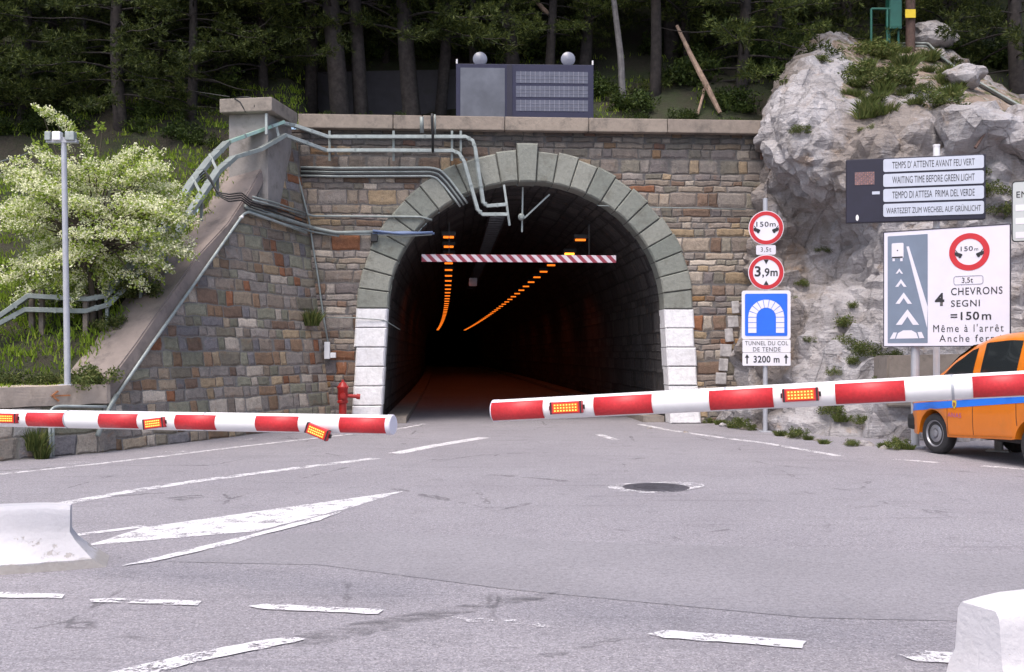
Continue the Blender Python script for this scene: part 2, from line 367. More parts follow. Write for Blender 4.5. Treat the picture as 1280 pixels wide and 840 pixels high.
def patch_mat(name, k, mk, amt):
    m, t, b = new_mat(name); p = pos(t); fine = t.noise(p, 60, 3, .7); spk = t.vor(p, 115, 'F1', 'Color')
    sc_ = t.node('ShaderNodeSeparateColor'); t.l.new(spk, sc_.inputs[0])
    c = t.mix(t.smooth(t.noise(p, .8, 5, .6), .3, .7), tuple(.27 * k * x for x in (1.0, .95, 1.03)), tuple(.32 * k * x for x in (1.0, .95, 1.03)))
    grit = t.noise(p, 24, 5, .8); c = t.mix(t.math('MULTIPLY', t.smooth(grit, .4, .66), .6), c, tuple(.15 * k * x for x in (1, .95, 1.04))); c = t.mix(t.math('MULTIPLY', t.smooth(fine, .4, .7), .5), c, tuple(.14 * k * x for x in (1, .95, 1.07)))
    c = t.mix(t.math('MULTIPLY', t.smooth(sc_.outputs[0], .9, .97), .35), c, (.42, .4, .42))
    t.put(b.inputs['Base Color'], c); b.inputs['Roughness'].default_value = .85
    t.put(b.inputs['Normal'], t.bump(fine, .5, .008))
    if amt < 1:
        tr = t.node('ShaderNodeBsdfTransparent'); mx = t.node('ShaderNodeMixShader'); e = t.smooth(t.noise(t.scalev(p, (1.2, 6, 1), (0, 0, R(-20))), 2.2, 6, .75), .42, .62)
        t.put(mx.inputs[0], t.math('MULTIPLY', e, amt)); t.l.new(tr.outputs[0], mx.inputs[1]); t.l.new(b.outputs[0], mx.inputs[2]); t.l.new(mx.outputs[0], t.n['Material Output'].inputs[0])
    return m
M['patch'] = patch_mat('asphalt_patch', .93, 0, 1)
M['skid'] = patch_mat('skid_rubber', .45, 0, .5)
def paint_mat(name, wear):
    m, t, b = new_mat(name); p = pos(t)
    n = t.math('ADD', t.math('MULTIPLY', t.noise(p, 5, 6, .7), .6), t.math('MULTIPLY', t.noise(p, 45, 3, .7), .45))
    k = t.smooth(n, wear - .05, wear + .06)
    c = t.mix(t.noise(p, 3, 5), (.56, .54, .57), (.72, .7, .72)); t.put(b.inputs['Base Color'], c); b.inputs['Roughness'].default_value = .7
    tr = t.node('ShaderNodeBsdfTransparent'); mx = t.node('ShaderNodeMixShader'); t.put(mx.inputs[0], k)
    t.l.new(tr.outputs[0], mx.inputs[1]); t.l.new(b.outputs[0], mx.inputs[2]); t.l.new(mx.outputs[0], t.n['Material Output'].inputs[0]); return m
M['paint'] = paint_mat('road_paint', .46); M['paintworn'] = paint_mat('worn_road_paint', .49); M['paintfaint'] = paint_mat('faint_road_paint', .57)
# flaking paint on the concrete barriers
m, t, b = new_mat('flaking_white_paint'); p = pos(t); sz = t.node('ShaderNodeSeparateXYZ'); t.l.new(p, sz.inputs[0])
n = t.noise(p, 6, 7, .72); low = t.math('SUBTRACT', .62, t.math('MULTIPLY', sz.outputs[2], .9))
k = t.smooth(t.math('ADD', n, t.math('MULTIPLY', low, .42)), .78, .81)
k = t.math('MAXIMUM', k, t.math('SUBTRACT', 1.0, t.smooth(t.math('ADD', sz.outputs[2], t.math('MULTIPLY', t.math('SUBTRACT', n, .5), .12)), .05, .075)))
c = t.mix(k, (.56, .54, .565), t.mix(t.noise(p, 20, 4), (.3, .27, .25), (.46, .43, .41)))
c = t.mix(t.math('MULTIPLY', t.smooth(t.noise(p, 1.7, 5), .5, .7), .25), c, (.4, .37, .36))
t.put(b.inputs['Base Color'], c); b.inputs['Roughness'].default_value = .75; t.put(b.inputs['Normal'], t.bump(t.math('ADD', t.math('MULTIPLY', k, -.5), t.noise(p, 30, 4)), .5, .012))
M['flake'] = m
# soil and forest floor
m, t, b = new_mat('hill_soil'); p = pos(t)
c = t.mix(t.smooth(t.noise(p, .9, 6, .65), .38, .62), (.035, .028, .02), (.028, .042, .012)); c = t.mix(t.math('MULTIPLY', t.smooth(t.noise(p, 2.7, 5, .7), .64, .74), .7), c, (.16, .135, .12))
c = t.mix(t.smooth(t.noise(p, 14, 4, .7), .4, .7), c, (.03, .032, .016)); t.put(b.inputs['Base Color'], c); b.inputs['Roughness'].default_value = .95
t.put(b.inputs['Normal'], t.bump(t.noise(p, 7, 6, .7), 1, .08)); M['soil'] = m
# limestone
m, t, b = new_mat('limestone_rock'); p = pos(t); geo = t.node('ShaderNodeNewGeometry')
n1 = t.noise(p, 1.0, 7, .68); n2 = t.noise(p, 5, 6, .7); lay = t.noise(t.scalev(p, (.8, .8, 4.5), (R(25), R(-38), 0)), 1.3, 6, .65)
c = t.mix(t.smooth(n1, .32, .68), (.28, .263, .265), (.43, .413, .43)); c = t.mix(t.math('MULTIPLY', t.smooth(lay, .52, .7), .5), c, (.5, .485, .51))
c = t.mix(t.math('MULTIPLY', t.smooth(t.noise(t.scalev(p, (1, 1, .45)), .6, 6, .65), .45, .6), .75), c, (.2, .165, .14)); c = t.mix(t.math('MULTIPLY', t.smooth(t.noise(p, 1.3, 6, .65), .57, .7), .6), c, (.27, .18, .11))
c = t.mix(t.math('MULTIPLY', t.smooth(n2, .58, .78), .4), c, (.2, .185, .18))
att = t.node('ShaderNodeAttribute', attribute_name='soil'); soilc = t.mix(t.noise(p, 12, 5, .7), (.19, .135, .105), (.34, .27, .22)); peb = t.node('ShaderNodeSeparateColor'); t.l.new(t.vor(p, 9, 'F1', 'Color'), peb.inputs[0]); soilc = t.mix(t.math('MULTIPLY', t.smooth(peb.outputs[0], .74, .84), .7), soilc, (.42, .39, .38)); soilc = t.mix(t.smooth(t.noise(p, 2.4, 5, .7), .5, .6), soilc, (.085, .095, .035))
c = t.mix(t.smooth(t.math('ADD', att.outputs['Fac'], t.math('MULTIPLY', t.math('SUBTRACT', n2, .5), .9)), .42, .58), c, soilc)
crk = t.vor(t.scalev(p, (1, 1, .6), (R(20), R(35), 0)), 1.15, 'DISTANCE_TO_EDGE'); crk = t.math('ADD', crk, t.math('MULTIPLY', t.math('SUBTRACT', n2, .5), .16))
ck = t.math('SUBTRACT', 1.0, t.smooth(t.math('ABSOLUTE', crk), .004, .03)); lich = t.noise(p, 9, 6, .75); c = t.mix(t.math('MULTIPLY', t.smooth(lich, .6, .7), .5), c, (.13, .13, .12)); c = t.mix(t.math('MULTIPLY', ck, .1), c, (.1, .09, .09)); gr = t.noise(p, 26, 5, .75); c = t.mix(t.math('MULTIPLY', t.smooth(gr, .52, .68), .55), c, (.16, .15, .155)); c = t.mix(t.math('MULTIPLY', t.smooth(gr, .46, .3), .4), c, (.52, .5, .52))
t.put(b.inputs['Base Color'], c); b.inputs['Roughness'].default_value = .9; b.inputs['Specular IOR Level'].default_value = .25
hgt = t.math('ADD', t.math('ADD', n2, t.math('MULTIPLY', lay, 1.8)), t.math('MULTIPLY', t.noise(p, 18, 5, .7), .45)); hgt = t.math('SUBTRACT', hgt, t.math('MULTIPLY', ck, .5))
t.put(b.inputs['Normal'], t.bump(hgt, .8, .08)); M['rock'] = m

# ------------------------------------------------------------------ ground, road and its markings
mb = MB(); mb.add([(-250, -250, 0), (250, -250, 0), (250, 260, 0), (-250, 260, 0)], [(0, 1, 2, 3)])
tag(mb.build('road', M['asphalt']), kind='structure')
def ragged(pts, amt):                                # worn outline: short uneven steps along each edge
    out = []
    for a, b_ in zip(pts, pts[1:] + pts[:1]):
        n = max(1, int((b_ - a).length / .07)); t = (b_ - a).normalized() if (b_ - a).length > 1e-6 else Vector((1, 0, 0))
        for k in range(n): out.append(a + (b_ - a) * k / n + Vector((-t.y, t.x, 0)) * rnd.gauss(0, amt))
    return out
def sheet(name, polys, m, z):
    mb = MB()
    for poly in polys:
        pts = ragged([G(*q, z) for q in poly], .0 if name == 'asphalt_patch' else .006); mb.add(pts, [list(range(len(pts)))])
    o = mb.build(name, m); bm = bmesh.new(); bm.from_mesh(o.data)
    for f in bm.faces:
        f.normal_update()
        if f.normal.z < 0: f.normal_flip()
    bm.to_mesh(o.data); bm.free(); tag(o, kind='structure'); return o
def stripe(pts, w):                                  # ground line of real width w along picked points
    g = [G(*q) for q in pts]; L = []; Rr = []
    for i, p in enumerate(g):
        t = (g[min(i + 1, len(g) - 1)] - g[max(i - 1, 0)]).normalized(); nrm = Vector((-t.y, t.x, 0)) * w / 2
        L.append(p + nrm); Rr.append(p - nrm)
    return L, Rr
def line_mark(name, pts, w, m, z=.004):
    L, Rr = stripe(pts, w); mb = MB()
    for i in range(len(L) - 1):
        n = max(1, int((L[i + 1] - L[i]).length / .09)); ja_ = [rnd.gauss(0, .005) for _ in range(2 * n + 2)]
        for k in range(n):
            f0, f1 = k / n, (k + 1) / n; w_ = (L[i] - Rr[i]).normalized(); mb.add([Rr[i].lerp(Rr[i + 1], f0) + w_ * ja_[2 * k], Rr[i].lerp(Rr[i + 1], f1) + w_ * ja_[2 * k + 2], L[i].lerp(L[i + 1], f1) + w_ * ja_[2 * k + 3], L[i].lerp(L[i + 1], f0) + w_ * ja_[2 * k + 1]], [(0, 1, 2, 3)])
    for v in mb.v: v.z = z
    o = mb.build(name, m); bm = bmesh.new(); bm.from_mesh(o.data); bmesh.ops.recalc_face_normals(bm, faces=bm.faces[:])
    for f in bm.faces:
        if f.normal.z < 0: f.normal_flip()
    bm.to_mesh(o.data); bm.free()
    return tag(o, kind='structure')
sheet('asphalt_patch', [[(322, 668), (480, 664), (760, 678), (1280, 694), (1500, 702), (1500, 800), (1280, 778), (1010, 772), (840, 756), (640, 737), (400, 706), (210, 702)]], M['patch'], .003)
sheet('skid_mark', [[(335, 802), (420, 782), (600, 752), (700, 738), (690, 746), (600, 762), (470, 790), (380, 808)], [(672, 818), (770, 797), (780, 800), (690, 820)], [(205, 622), (250, 618), (258, 621), (225, 626)]], M['skid'], .007)
line_mark('edge_line', [(0, 593), (100, 582.5), (200, 571), (300, 558.5), (415, 545.5), (500, 536), (530, 530)], .13, M['paintworn'])
line_mark('old_dash', [(205, 565), (243, 566.5)], .4, M['paintfaint'], .008); line_mark('old_dash', [(85, 580), (110, 578)], .4, M['paintfaint'], .008)
line_mark('old_dash', [(296, 551), (316, 548.5)], .25, M['paintfaint'], .008)
line_mark('lane_line', [(40, 637), (88, 628), (165, 614), (250, 601), (350, 588), (470, 573)], .2, M['paintworn'])
line_mark('lane_dash', [(494, 567), (545, 557), (605, 547)], .26, M['paint'])
line_mark('lane_dash', [(748, 543), (770, 550)], .16, M['paintworn'])
sheet('chevron_marking', [[(108, 682), (180, 659), (505, 613.5), (440, 634), (320, 664), (200, 674)]], M['paint'], .004)
line_mark('chevron_edge', [(70, 672.5), (120, 666), (181, 658)], .11, M['paint'])
sheet('chevron_stripe', [[(150, 707), (255, 682), (318, 667), (400, 645), (430, 638), (400, 650), (330, 668), (280, 682), (190, 702)]], M['paint'], .008)
for poly, mm in (([(-60, 739), (0, 740), (80, 742.5), (78, 747.5), (0, 746.5), (-60, 745)], 'paint'), ([(112, 749), (130, 747.5), (252, 751), (247, 756.5), (116, 752)], 'paintworn'),
                 ([(310, 757.5), (330, 754.5), (480, 761.5), (472, 767.5), (335, 761.5)], 'paint'), ([(556, 772), (575, 769), (712, 779), (706, 784.5), (572, 776)], 'paintfaint'),
                 ([(808, 791.5), (830, 787), (1006, 801), (1003, 810), (832, 797)], 'paint'), ([(1122, 818), (1150, 813), (1290, 823), (1285, 833), (1145, 826)], 'paintworn')):
    sheet('stop_dash', [poly], M[mm], .008)
sheet('approach_stripe', [[(128, 842), (230, 818.5), (335, 798.5), (372, 796.5), (383, 799), (330, 810), (250, 826), (185, 843)]], M['paintworn'], .008)
line_mark('shoulder_line', [(800, 530.5), (835, 537.5), (885, 545), (960, 554.5), (1050, 570.5)], .16, M['paintworn'])
line_mark('shoulder_dash', [(1118, 574), (1172, 578.5)], .14, M['paintworn']); line_mark('shoulder_dash', [(1228, 582.5), (1330, 591)], .15, M['paintworn'])
# manhole
mh = G(820, 609.5); t_ = thing('manhole_cover', 'dark round iron manhole cover with worn white paint around it, set in the road', 'manhole cover', mh)
mb = MB(); mb.lathe([(0, .014), (.30, .014), (.32, .012), (.33, .009), (.38, .009), (.4, .001)], 32, mh)
for k in range(-4, 5):
    w_ = math.sqrt(max(.01, .27 ** 2 - (k * .06) ** 2)); mb.box(mh + Vector((0, k * .06, .016)), (2 * w_, .03, .006))
mb.build('cover', mat('cast_iron_cover', (.085, .08, .095), .6, .3, .3, 12, .3), t_)
mb = MB(); n = 40
for k in range(n):
    a0, a1 = 2 * math.pi * k / n, 2 * math.pi * (k + 1) / n; rf = lambda a: .41 + .2 * max(0, math.cos(a - 3.6)) ** 1.5 + .26 * max(0, math.cos(a - .55)) ** 4; r1, r2 = rf(a0), rf(a1)
    mb.add([mh + Vector((.4 * math.cos(a0), .4 * math.sin(a0), .008)), mh + Vector((r1 * math.cos(a0), r1 * math.sin(a0), .008)), mh + Vector((r2 * math.cos(a1), r2 * math.sin(a1), .008)), mh + Vector((.4 * math.cos(a1), .4 * math.sin(a1), .008))], [(0, 1, 2, 3)])
mb.build('painted_ring', paint_mat('manhole_paint', .53), t_)

# ------------------------------------------------------------------ tunnel portal
HB, HS, ZS, BI, TH = 3.28, 3.12, 2.62, 2.87, .7      # half width at base / spring, spring height, rise, ring width
UC = -.02
def ring_pt(s, off):                                 # s 0..1 from left foot over the crown to the right foot
    ja = ZS; qa = 1.55 * (HS + BI) * .5 * 2
    tot = 2 * ja + qa; d = s * tot
    if d < ja: k = d / ja; return (-(HB + (HS - HB) * k) - off, k * ZS)
    if d > ja + qa: k = (tot - d) / ja; return ((HB + (HS - HB) * k) + off, k * ZS)
    a = math.pi * (1 - (d - ja) / qa); return ((HS + off) * math.cos(a), ZS + (BI + off * 1.02) * math.sin(a))
portal = thing('tunnel_portal', 'stone tunnel portal with green grey arch ring, white painted feet and a long coping', 'tunnel portal', fw(0, 0, 0))
def uz_uv(v, p):
    d = v - FO; return (d.dot(FU) + d.dot(FN) * .7 + 20, v.z)
mb = MB(); NS = 80; UL, UR, TOP = -6.6, 7.2, 6.62
outer = [ring_pt(i / NS, TH - .15) for i in range(NS + 1)]
def rim(i):                                          # matching point on the outside rectangle
    u, z = outer[i]
    if u < 0 and z < ZS: return (UL, z)
    if u > 0 and z < ZS: return (UR, z)
    a = math.atan2(z - ZS, u); dx, dz = math.cos(a), math.sin(a)
    k = min((UR if dx > 0 else -UL) / abs(dx) if abs(dx) > 1e-6 else 1e9, (TOP - ZS) / dz if dz > 1e-6 else 1e9)
    return (dx * k, ZS + dz * k)
NR = 10
rows = []
for i in range(NS + 1):
    a, b_ = outer[i], rim(i); rows.append([(a[0] + (b_[0] - a[0]) * k / NR, a[1] + (b_[1] - a[1]) * k / NR) for k in range(NR + 1)])
for nn in (0, .6):
    b0 = len(mb.v)
    for r_ in rows:
        for (u, z) in r_: mb.v.append(fw(u + UC, z, nn))
    for i in range(NS):
        for k in range(NR):
            q = [b0 + i * (NR + 1) + k, b0 + i * (NR + 1) + k + 1, b0 + (i + 1) * (NR + 1) + k + 1, b0 + (i + 1) * (NR + 1) + k]
            mb.f.append(q if nn else q[::-1]); mb.m.append(0)
# corners of the rectangle the radial fan cuts off
for sgn, ux in ((-1, UL), (1, UR)):
    cs = [rim(i) for i in range(NS + 1) if abs(rim(i)[0] - ux) < 1e-5]; zt = max(c[1] for c in cs)
    ts = [rim(i) for i in range(NS + 1) if abs(rim(i)[1] - TOP) < 1e-5]; uu_ = (min if sgn < 0 else max)(c[0] for c in ts)
    for nn in (0, .6): mb.add([fw(ux + UC, zt, nn), fw(uu_ + UC, TOP, nn), fw(ux + UC, TOP, nn)], [(0, 1, 2)])
fixn(mb.build('facade_wall', M['facade'], portal, uvf=uz_uv))
def block(mb, s0, s1, i_off, o_off, n0=-.085, n1=.5, gap=.012, m=0):
    K = 3; sa = [s0 + (s1 - s0) * k / K for k in range(K + 1)]
    ins = [ring_pt(s, i_off) for s in sa]; out = [ring_pt(s, o_off) for s in sa]
    pts = ins + out[::-1]; cu = sum(p[0] for p in pts) / len(pts); cz = sum(p[1] for p in pts) / len(pts)
    def shrink(g):
        r_ = []
        for (u, z) in pts:
            d = math.hypot(u - cu, z - cz); r_.append((u + (cu - u) / d * g * 1.3, z + (cz - z) / d * g * 1.3))
        return r_
    j = rnd.uniform(-.012, .012)
    A_, B_, D_ = shrink(gap + .028), shrink(gap), shrink(gap)
    n = len(pts); vs = [fw(u + UC, max(z, 0), n0 + j) for u, z in A_] + [fw(u + UC, max(z, 0), n0 + .035 + j) for u, z in B_] + [fw(u + UC, max(z, 0), n1) for u, z in D_]
    fs = [list(range(n))[::-1]] + [(i, (i + 1) % n, n + (i + 1) % n, n + i) for i in range(n)] + [(n + i, n + (i + 1) % n, 2 * n + (i + 1) % n, 2 * n + i) for i in range(n)]
    mb.add(vs, fs, m)
ja = ZS; qa = 1.55 * (HS + BI); tot = 2 * ja + qa
mr = MB(); mr2 = MB(); ml = MB(); mrr = MB(); mk = MB()
for side, mm in ((0, ml), (1, mrr)):
    for k in range(6):
        s0, s1 = k * ja / 6 / tot, (k + 1) * ja / 6 / tot
        if side: s0, s1 = 1 - s1, 1 - s0
        block(mm, s0, s1, rnd.uniform(-.01, .01), TH + rnd.uniform(-.03, .05))
NV = 25; ks = qa / NV
for k in range(NV):
    s0, s1 = (ja + k * ks) / tot, (ja + (k + 1) * ks) / tot
    if k == NV // 2: block(mk, s0, s1, -.02, TH + .16, -.16)
    else: block(mr if k < NV // 2 else mr2, s0, s1, rnd.uniform(-.008, .008), TH + rnd.uniform(-.05, .04))
fixn(mr.build('arch_ring', M['ring'], portal)); fixn(mr2.build('arch_ring', M['ring'], portal)); fixn(mk.build('keystone', M['ring'], portal))
tag(fixn(ml.build('painted_foot', M['painted'], portal)), 'white painted left foot of the arch'); tag(fixn(mrr.build('painted_foot', M['painted'], portal)), 'white painted right foot of the arch')
for k, (px, py, w, h) in enumerate(((919, 384, 9, 15), (916, 402, 13, 14), (911, 419, 10, 16), (907, 438, 14, 15), (904, 456, 11, 15), (901, 473, 13, 14))):
    u, z = fuz(px, py); mb = MB(); mb.box(fw(u, z, .03), (w / 53, .16, h / 53), Matrix.Rotation(TA, 3, 'Z') @ Matrix.Rotation(R(rnd.uniform(-5, 5)), 3, 'Y'), bev=.02); mb.build('edge_stone', mat('whitish_edge_stone', (.42, .4, .4), .85, 0, .3, 8, .5, (.2, .18, .17), .5) if k == 0 else bpy.data.materials['whitish_edge_stone'], portal)
mb = MB(); n_ = 70
for i in range(n_ + 1):
    a_, b_ = ring_pt(i / n_, .025), ring_pt(i / n_, TH - .06)
    mb.v += [fw(a_[0] + UC, a_[1], .5), fw(a_[0] + UC, a_[1], -.04), fw(b_[0] + UC, b_[1], -.04)]
for i in range(n_):
    for k in range(2): mb.f.append([3 * i + k, 3 * i + k + 1, 3 * i + k + 4, 3 * i + k + 3]); mb.m.append(0)
fixn(mb.build('mortar_bed', M['mortar'], portal))
# coping, in lengths with open joints
mb = MB(); u0, _ = fuz(374, 150); u1, _ = fuz(957, 155)
cuts = [u0, u0 + 2.1, u0 + 2.75, u0 + 4.6, u0 + 6.5, u0 + 8.3, u1 + .25]
for a, b_ in zip(cuts, cuts[1:]):
    c = fw((a + b_) / 2, 6.62 + .155, .28); mb.box(c, (b_ - a - .012, .95, .31), Matrix.Rotation(TA, 3, 'Z'), bev=.02)
mb.build('coping', M['cornice'], portal)
# lining tube, curving gently to the left far inside
def tun(u, z, d): return fw(u + UC - 1.6e-4 * d * d, z, d)
mb = MB(); NP = 40; ds = [.45, 1, 1.7, 2.6, 3.6, 5, 7, 9, 12, 16, 20, 26, 32, 40, 50, 60, 75, 90, 110, 130, 150, 175, 200]
for d in ds:
    for i in range(NP + 1): u, z = ring_pt(i / NP, .015 if d < 1.2 else .1); mb.v.append(tun(u, z, d))
for j in range(len(ds) - 1):
    for i in range(NP): mb.f.append([j * (NP + 1) + i, j * (NP + 1) + i + 1, (j + 1) * (NP + 1) + i + 1, (j + 1) * (NP + 1) + i]); mb.m.append(0)
e = (len(ds) - 1) * (NP + 1); mb.f.append([e + i for i in range(NP + 1)]); mb.m.append(0)
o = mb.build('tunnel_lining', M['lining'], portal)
ul = o.data.uv_layers.new(name='UVMap')
for p in o.data.polygons:
    for li in p.loop_indices:
        vi = o.data.loops[li].vertex_index; ul.data[li].uv = (ds[vi // (NP + 1)], (vi % (NP + 1)) / NP * tot)
# low kerbs along the tunnel walls
mb = MB()
for sg in (-1, 1): mb.bar([tun(sg * (HB - .28), .07, d) for d in ds], .5, .14)
mb.build('kerb', M['concrete'], portal)

# ------------------------------------------------------------------ wing wall, pier and low wall on the left
A = Vector((-3.98, fac_y(-3.98), 0)); Cc = Vector((-6.6, 16.2, 0)); B = FAC.hit(375, 190)
nW = (Cc - A).cross(B - A); nW = nW if nW.x > 0 else -nW
WING = Plane(A, nW); dW = (A - Cc).normalized(); wB = Vector((-dW.y, dW.x, 0))   # wB: horizontally back into the bank
wing = thing('wing_wall', 'sloping stone wing wall of multicoloured blocks with a slanting concrete cap', 'wall', (A + Cc) / 2)
top = [WING.hit(*q) for q in ((128, 515), (134, 508), (180, 443), (229, 375), (264, 326), (298, 281), (321, 246), (341, 202), (352, 176))]
mb = MB(); A0 = A + Vector((.0, .12, 0)); C0 = Cc - dW * .05
pts = [A0, FAC.hit(374, 172, -.1), *top[::-1], C0]
mb.prism(pts, wB * .5 + Vector((0, 0, 0)))
fixn(mb.build('wall_face', M['wing'], wing, uvf=lambda v, p: ((v - Cc).dot(dW) + (v - Cc).dot(wB) * .5 + 5, v.z * 1.0 / max(.2, WING.n.cross(dW).normalized().z if WING.n.cross(dW).z > 0 else 1))))
ridge = [WING.hit(px, py, .09) for px, py in ((134, 478), (170, 430), (206, 378), (246, 321), (285, 279), (312, 238), (338, 191))]
low = [WING.hit(px, py, .09) for px, py in ((134, 508), (180, 443), (229, 375), (264, 326), (298, 281), (321, 246), (343, 203))]
mb = MB()
for i in range(len(ridge)):
    w_ = 1.0
    bk = ridge[i] + wB * w_ + Vector((0, 0, .02)); mb.v += [low[i], ridge[i], bk, bk - Vector((0, 0, .75)), low[i] + wB * .55 - Vector((0, 0, .1))]
for i in range(len(ridge) - 1):
    for k in range(5): k2 = (k + 1) % 5; mb.f.append([i * 5 + k, i * 5 + k2, (i + 1) * 5 + k2, (i + 1) * 5 + k]); mb.m.append(0)
mb.f += [[0, 1, 2, 3, 4], [len(mb.v) - 5 + k for k in range(5)]]; mb.m += [0, 0]
o = fixn(mb.build('sloped_cap', M['cap'], wing))
bm = bmesh.new(); bm.from_mesh(o.data); bmesh.ops.bevel(bm, geom=bm.edges[:], offset=.025, segments=2, affect='EDGES'); bm.to_mesh(o.data); bm.free()
# pier with its slab
PA = R(-9); pd = Matrix.Rotation(PA, 3, 'Z'); cor = P(340, 130, 20.6); cor.z = 6.6
pier = thing('stone_pier', 'square stone pier with a thick concrete slab at the left end of the coping', 'pier', cor + pd @ Vector((-.58, .7, -2)))
mb = MB(); mb.box(cor + pd @ Vector((-.6, .85, -.95)), (.86, 1.3, 1.9), pd); mb.build('shaft', block_mat('pier_render', (.26, .24, .23), (.28, .26, .25), 4, .6, (.12, .11, .1), .7), pier)
mb = MB(); mb.box(cor + pd @ Vector((-.575, .72, .15)), (1.15, 1.45, .29), pd, bev=.025); mb.build('slab', M['concrete'], pier)
# low wall
D1 = Vector((-7.65, 14.75, 0)); D2 = Vector((-11.2, 10.0, 0)); dL = (D1 - Cc).normalized(); bL = Vector((dL.y, -dL.x, 0)); bL = bL if bL.y > 0 else -bL
lw = thing('low_wall', 'low rough stone wall with a pale concrete coping below the grass bank', 'wall', D1)
path = [Cc + dW * .25, Cc, D1, D2]
bk = [p + bL * .6 for p in path]; bk[0] = path[0] + wB * .6
mb = MB(); n = len(path)
for zz in (0, .78):
    mb.v += [p + Vector((0, 0, zz)) for p in path] + [p + Vector((0, 0, zz)) for p in bk]
for i in range(n - 1):
    mb.f += [[i, i + 1, 2 * n + i + 1, 2 * n + i], [2 * n + i, 2 * n + i + 1, 3 * n + i + 1, 3 * n + i], [n + i, n + i + 1, 3 * n + i + 1, 3 * n + i]]; mb.m += [0] * 3
fixn(mb.build('wall_face', M['plinth'], lw, uvf=lambda v, p: ((v - Cc).dot(dL) + 30, v.z)))
fr = [Cc + dW * .1 + wB * .02, Cc, D1, D2]; mb = MB()
fr = [p - bL * .07 for p in fr]; kb = [p + bL * .75 for p in fr]
for zz in (.8, 1.1): mb.v += [p + Vector((0, 0, zz)) for p in fr] + [p + Vector((0, 0, zz)) for p in kb]
for i in range(n - 1):
    mb.f += [[i, i + 1, 2 * n + i + 1, 2 * n + i], [2 * n + i, 2 * n + i + 1, 3 * n + i + 1, 3 * n + i], [n + i, n + i + 1, 3 * n + i + 1, 3 * n + i], [i, i + 1, n + i + 1, n + i]]; mb.m += [0] * 4
mb.f.append([0, 2 * n, 3 * n, n]); mb.m.append(0)
o = fixn(mb.build('coping', M['wallcap'], lw)); bm = bmesh.new(); bm.from_mesh(o.data)
bmesh.ops.subdivide_edges(bm, edges=bm.edges[:], cuts=6, use_grid_fill=True)
for v in bm.verts: v.co += noise.noise_vector(v.co * 3.3) * .022
bm.to_mesh(o.data); bm.free()

ARW = Plane(Cc - bL * .095, -bL); mb = MB()
for poly in ([(64, 495), (72, 488), (74, 489.5), (67.5, 494)], [(64, 495), (67.5, 495.5), (75, 500.5), (73, 502)], [(66, 494.2), (88, 493.2), (88, 495), (66, 495.8)]): mb.prism([ARW.hit(*q) for q in poly], bL * .012)
fixn(mb.build('painted_arrow', mat('faded_orange_paint', (.42, .17, .07), .8, 0, .3, 25), lw))
# ------------------------------------------------------------------ hillside
def sstep(a, b, x): k = max(0, min(1, (x - a) / (b - a))); return k * k * (3 - 2 * k)
def wing_x(y): return Cc.x + (A.x - Cc.x) * (y - Cc.y) / (A.y - Cc.y)
def hill_z(x, y):
    h = 1.0 + .93 * max(0, y - 16.5) if y < 22.4 else 6.49 + .8 * (y - 22.4)
    if x > -4.9: h = min(h, 6.72 + .8 * max(0, y - fac_y(x) - .45))
    flat = sstep(-5.4, -4.8, x) * (1 - sstep(-1.4, -.6, x))
    if y < 25.9: h = h * (1 - flat) + flat * min(h, 6.95)
    h += .35 * noise.noise(Vector((x * .33, y * .33, 2))) * (sstep(16.2, 18, y) * sstep(0, 1.6, wing_x(y) - .8 - x) if y < 22.4 else sstep(23.2, 25, y)) + .09 * noise.noise(Vector((x * 1.3, y * 1.3, 5)))
    h += 2.2 * sstep(30, 60, y)
    return h
def inside(x, y):
    if y > fac_y(x) + .42: return True
    if x > A.x: return False
    if y >= Cc.y: return x < wing_x(y) - .75 - .1 * (y - Cc.y)
    if y >= D1.y: return x < Cc.x + (D1.x - Cc.x) * (Cc.y - y) / (Cc.y - D1.y) - .3
    return x < D1.x + (D2.x - D1.x) * (D1.y - y) / (D1.y - D2.y) - .3
mb = MB(); st = .3; nx, ny = int(80 / st), int(52 / st); idx = {}
for j in range(ny):
    for i in range(nx):
        x, y = -40 + i * st, 11 + j * st
        if inside(x, y): idx[i, j] = len(mb.v); mb.v.append(Vector((x, y, hill_z(x, y))))
for (i, j) in idx:
    q = [idx.get((i + a, j + b_)) for a, b_ in ((0, 0), (1, 0), (1, 1), (0, 1))]
    if None not in q: mb.f.append(q); mb.m.append(0)
tag(mb.build('hillside', M['soil'], smooth=True), kind='structure')
# grey retaining wall between the trunks
mb = MB(); L0, L1 = P(385, 118, 25.75), P(580, 118, 25.85)
for i in range(13): pass
mb.prism([Vector((L0.x, L0.y, 6.6)), Vector((L1.x, L1.y, 6.6)), Vector((L1.x, L1.y, 8.95)), Vector((L0.x, L0.y, 8.85))], (0, .4, 0))
o = mb.build('retaining_wall', M['retain'], base=(L0.x, L0.y, 6.9), uvf=lambda v, p: (v.x + v.y * .5, v.z)); tag(o, 'plain grey retaining wall half hidden behind the trunks above the coping', 'wall')

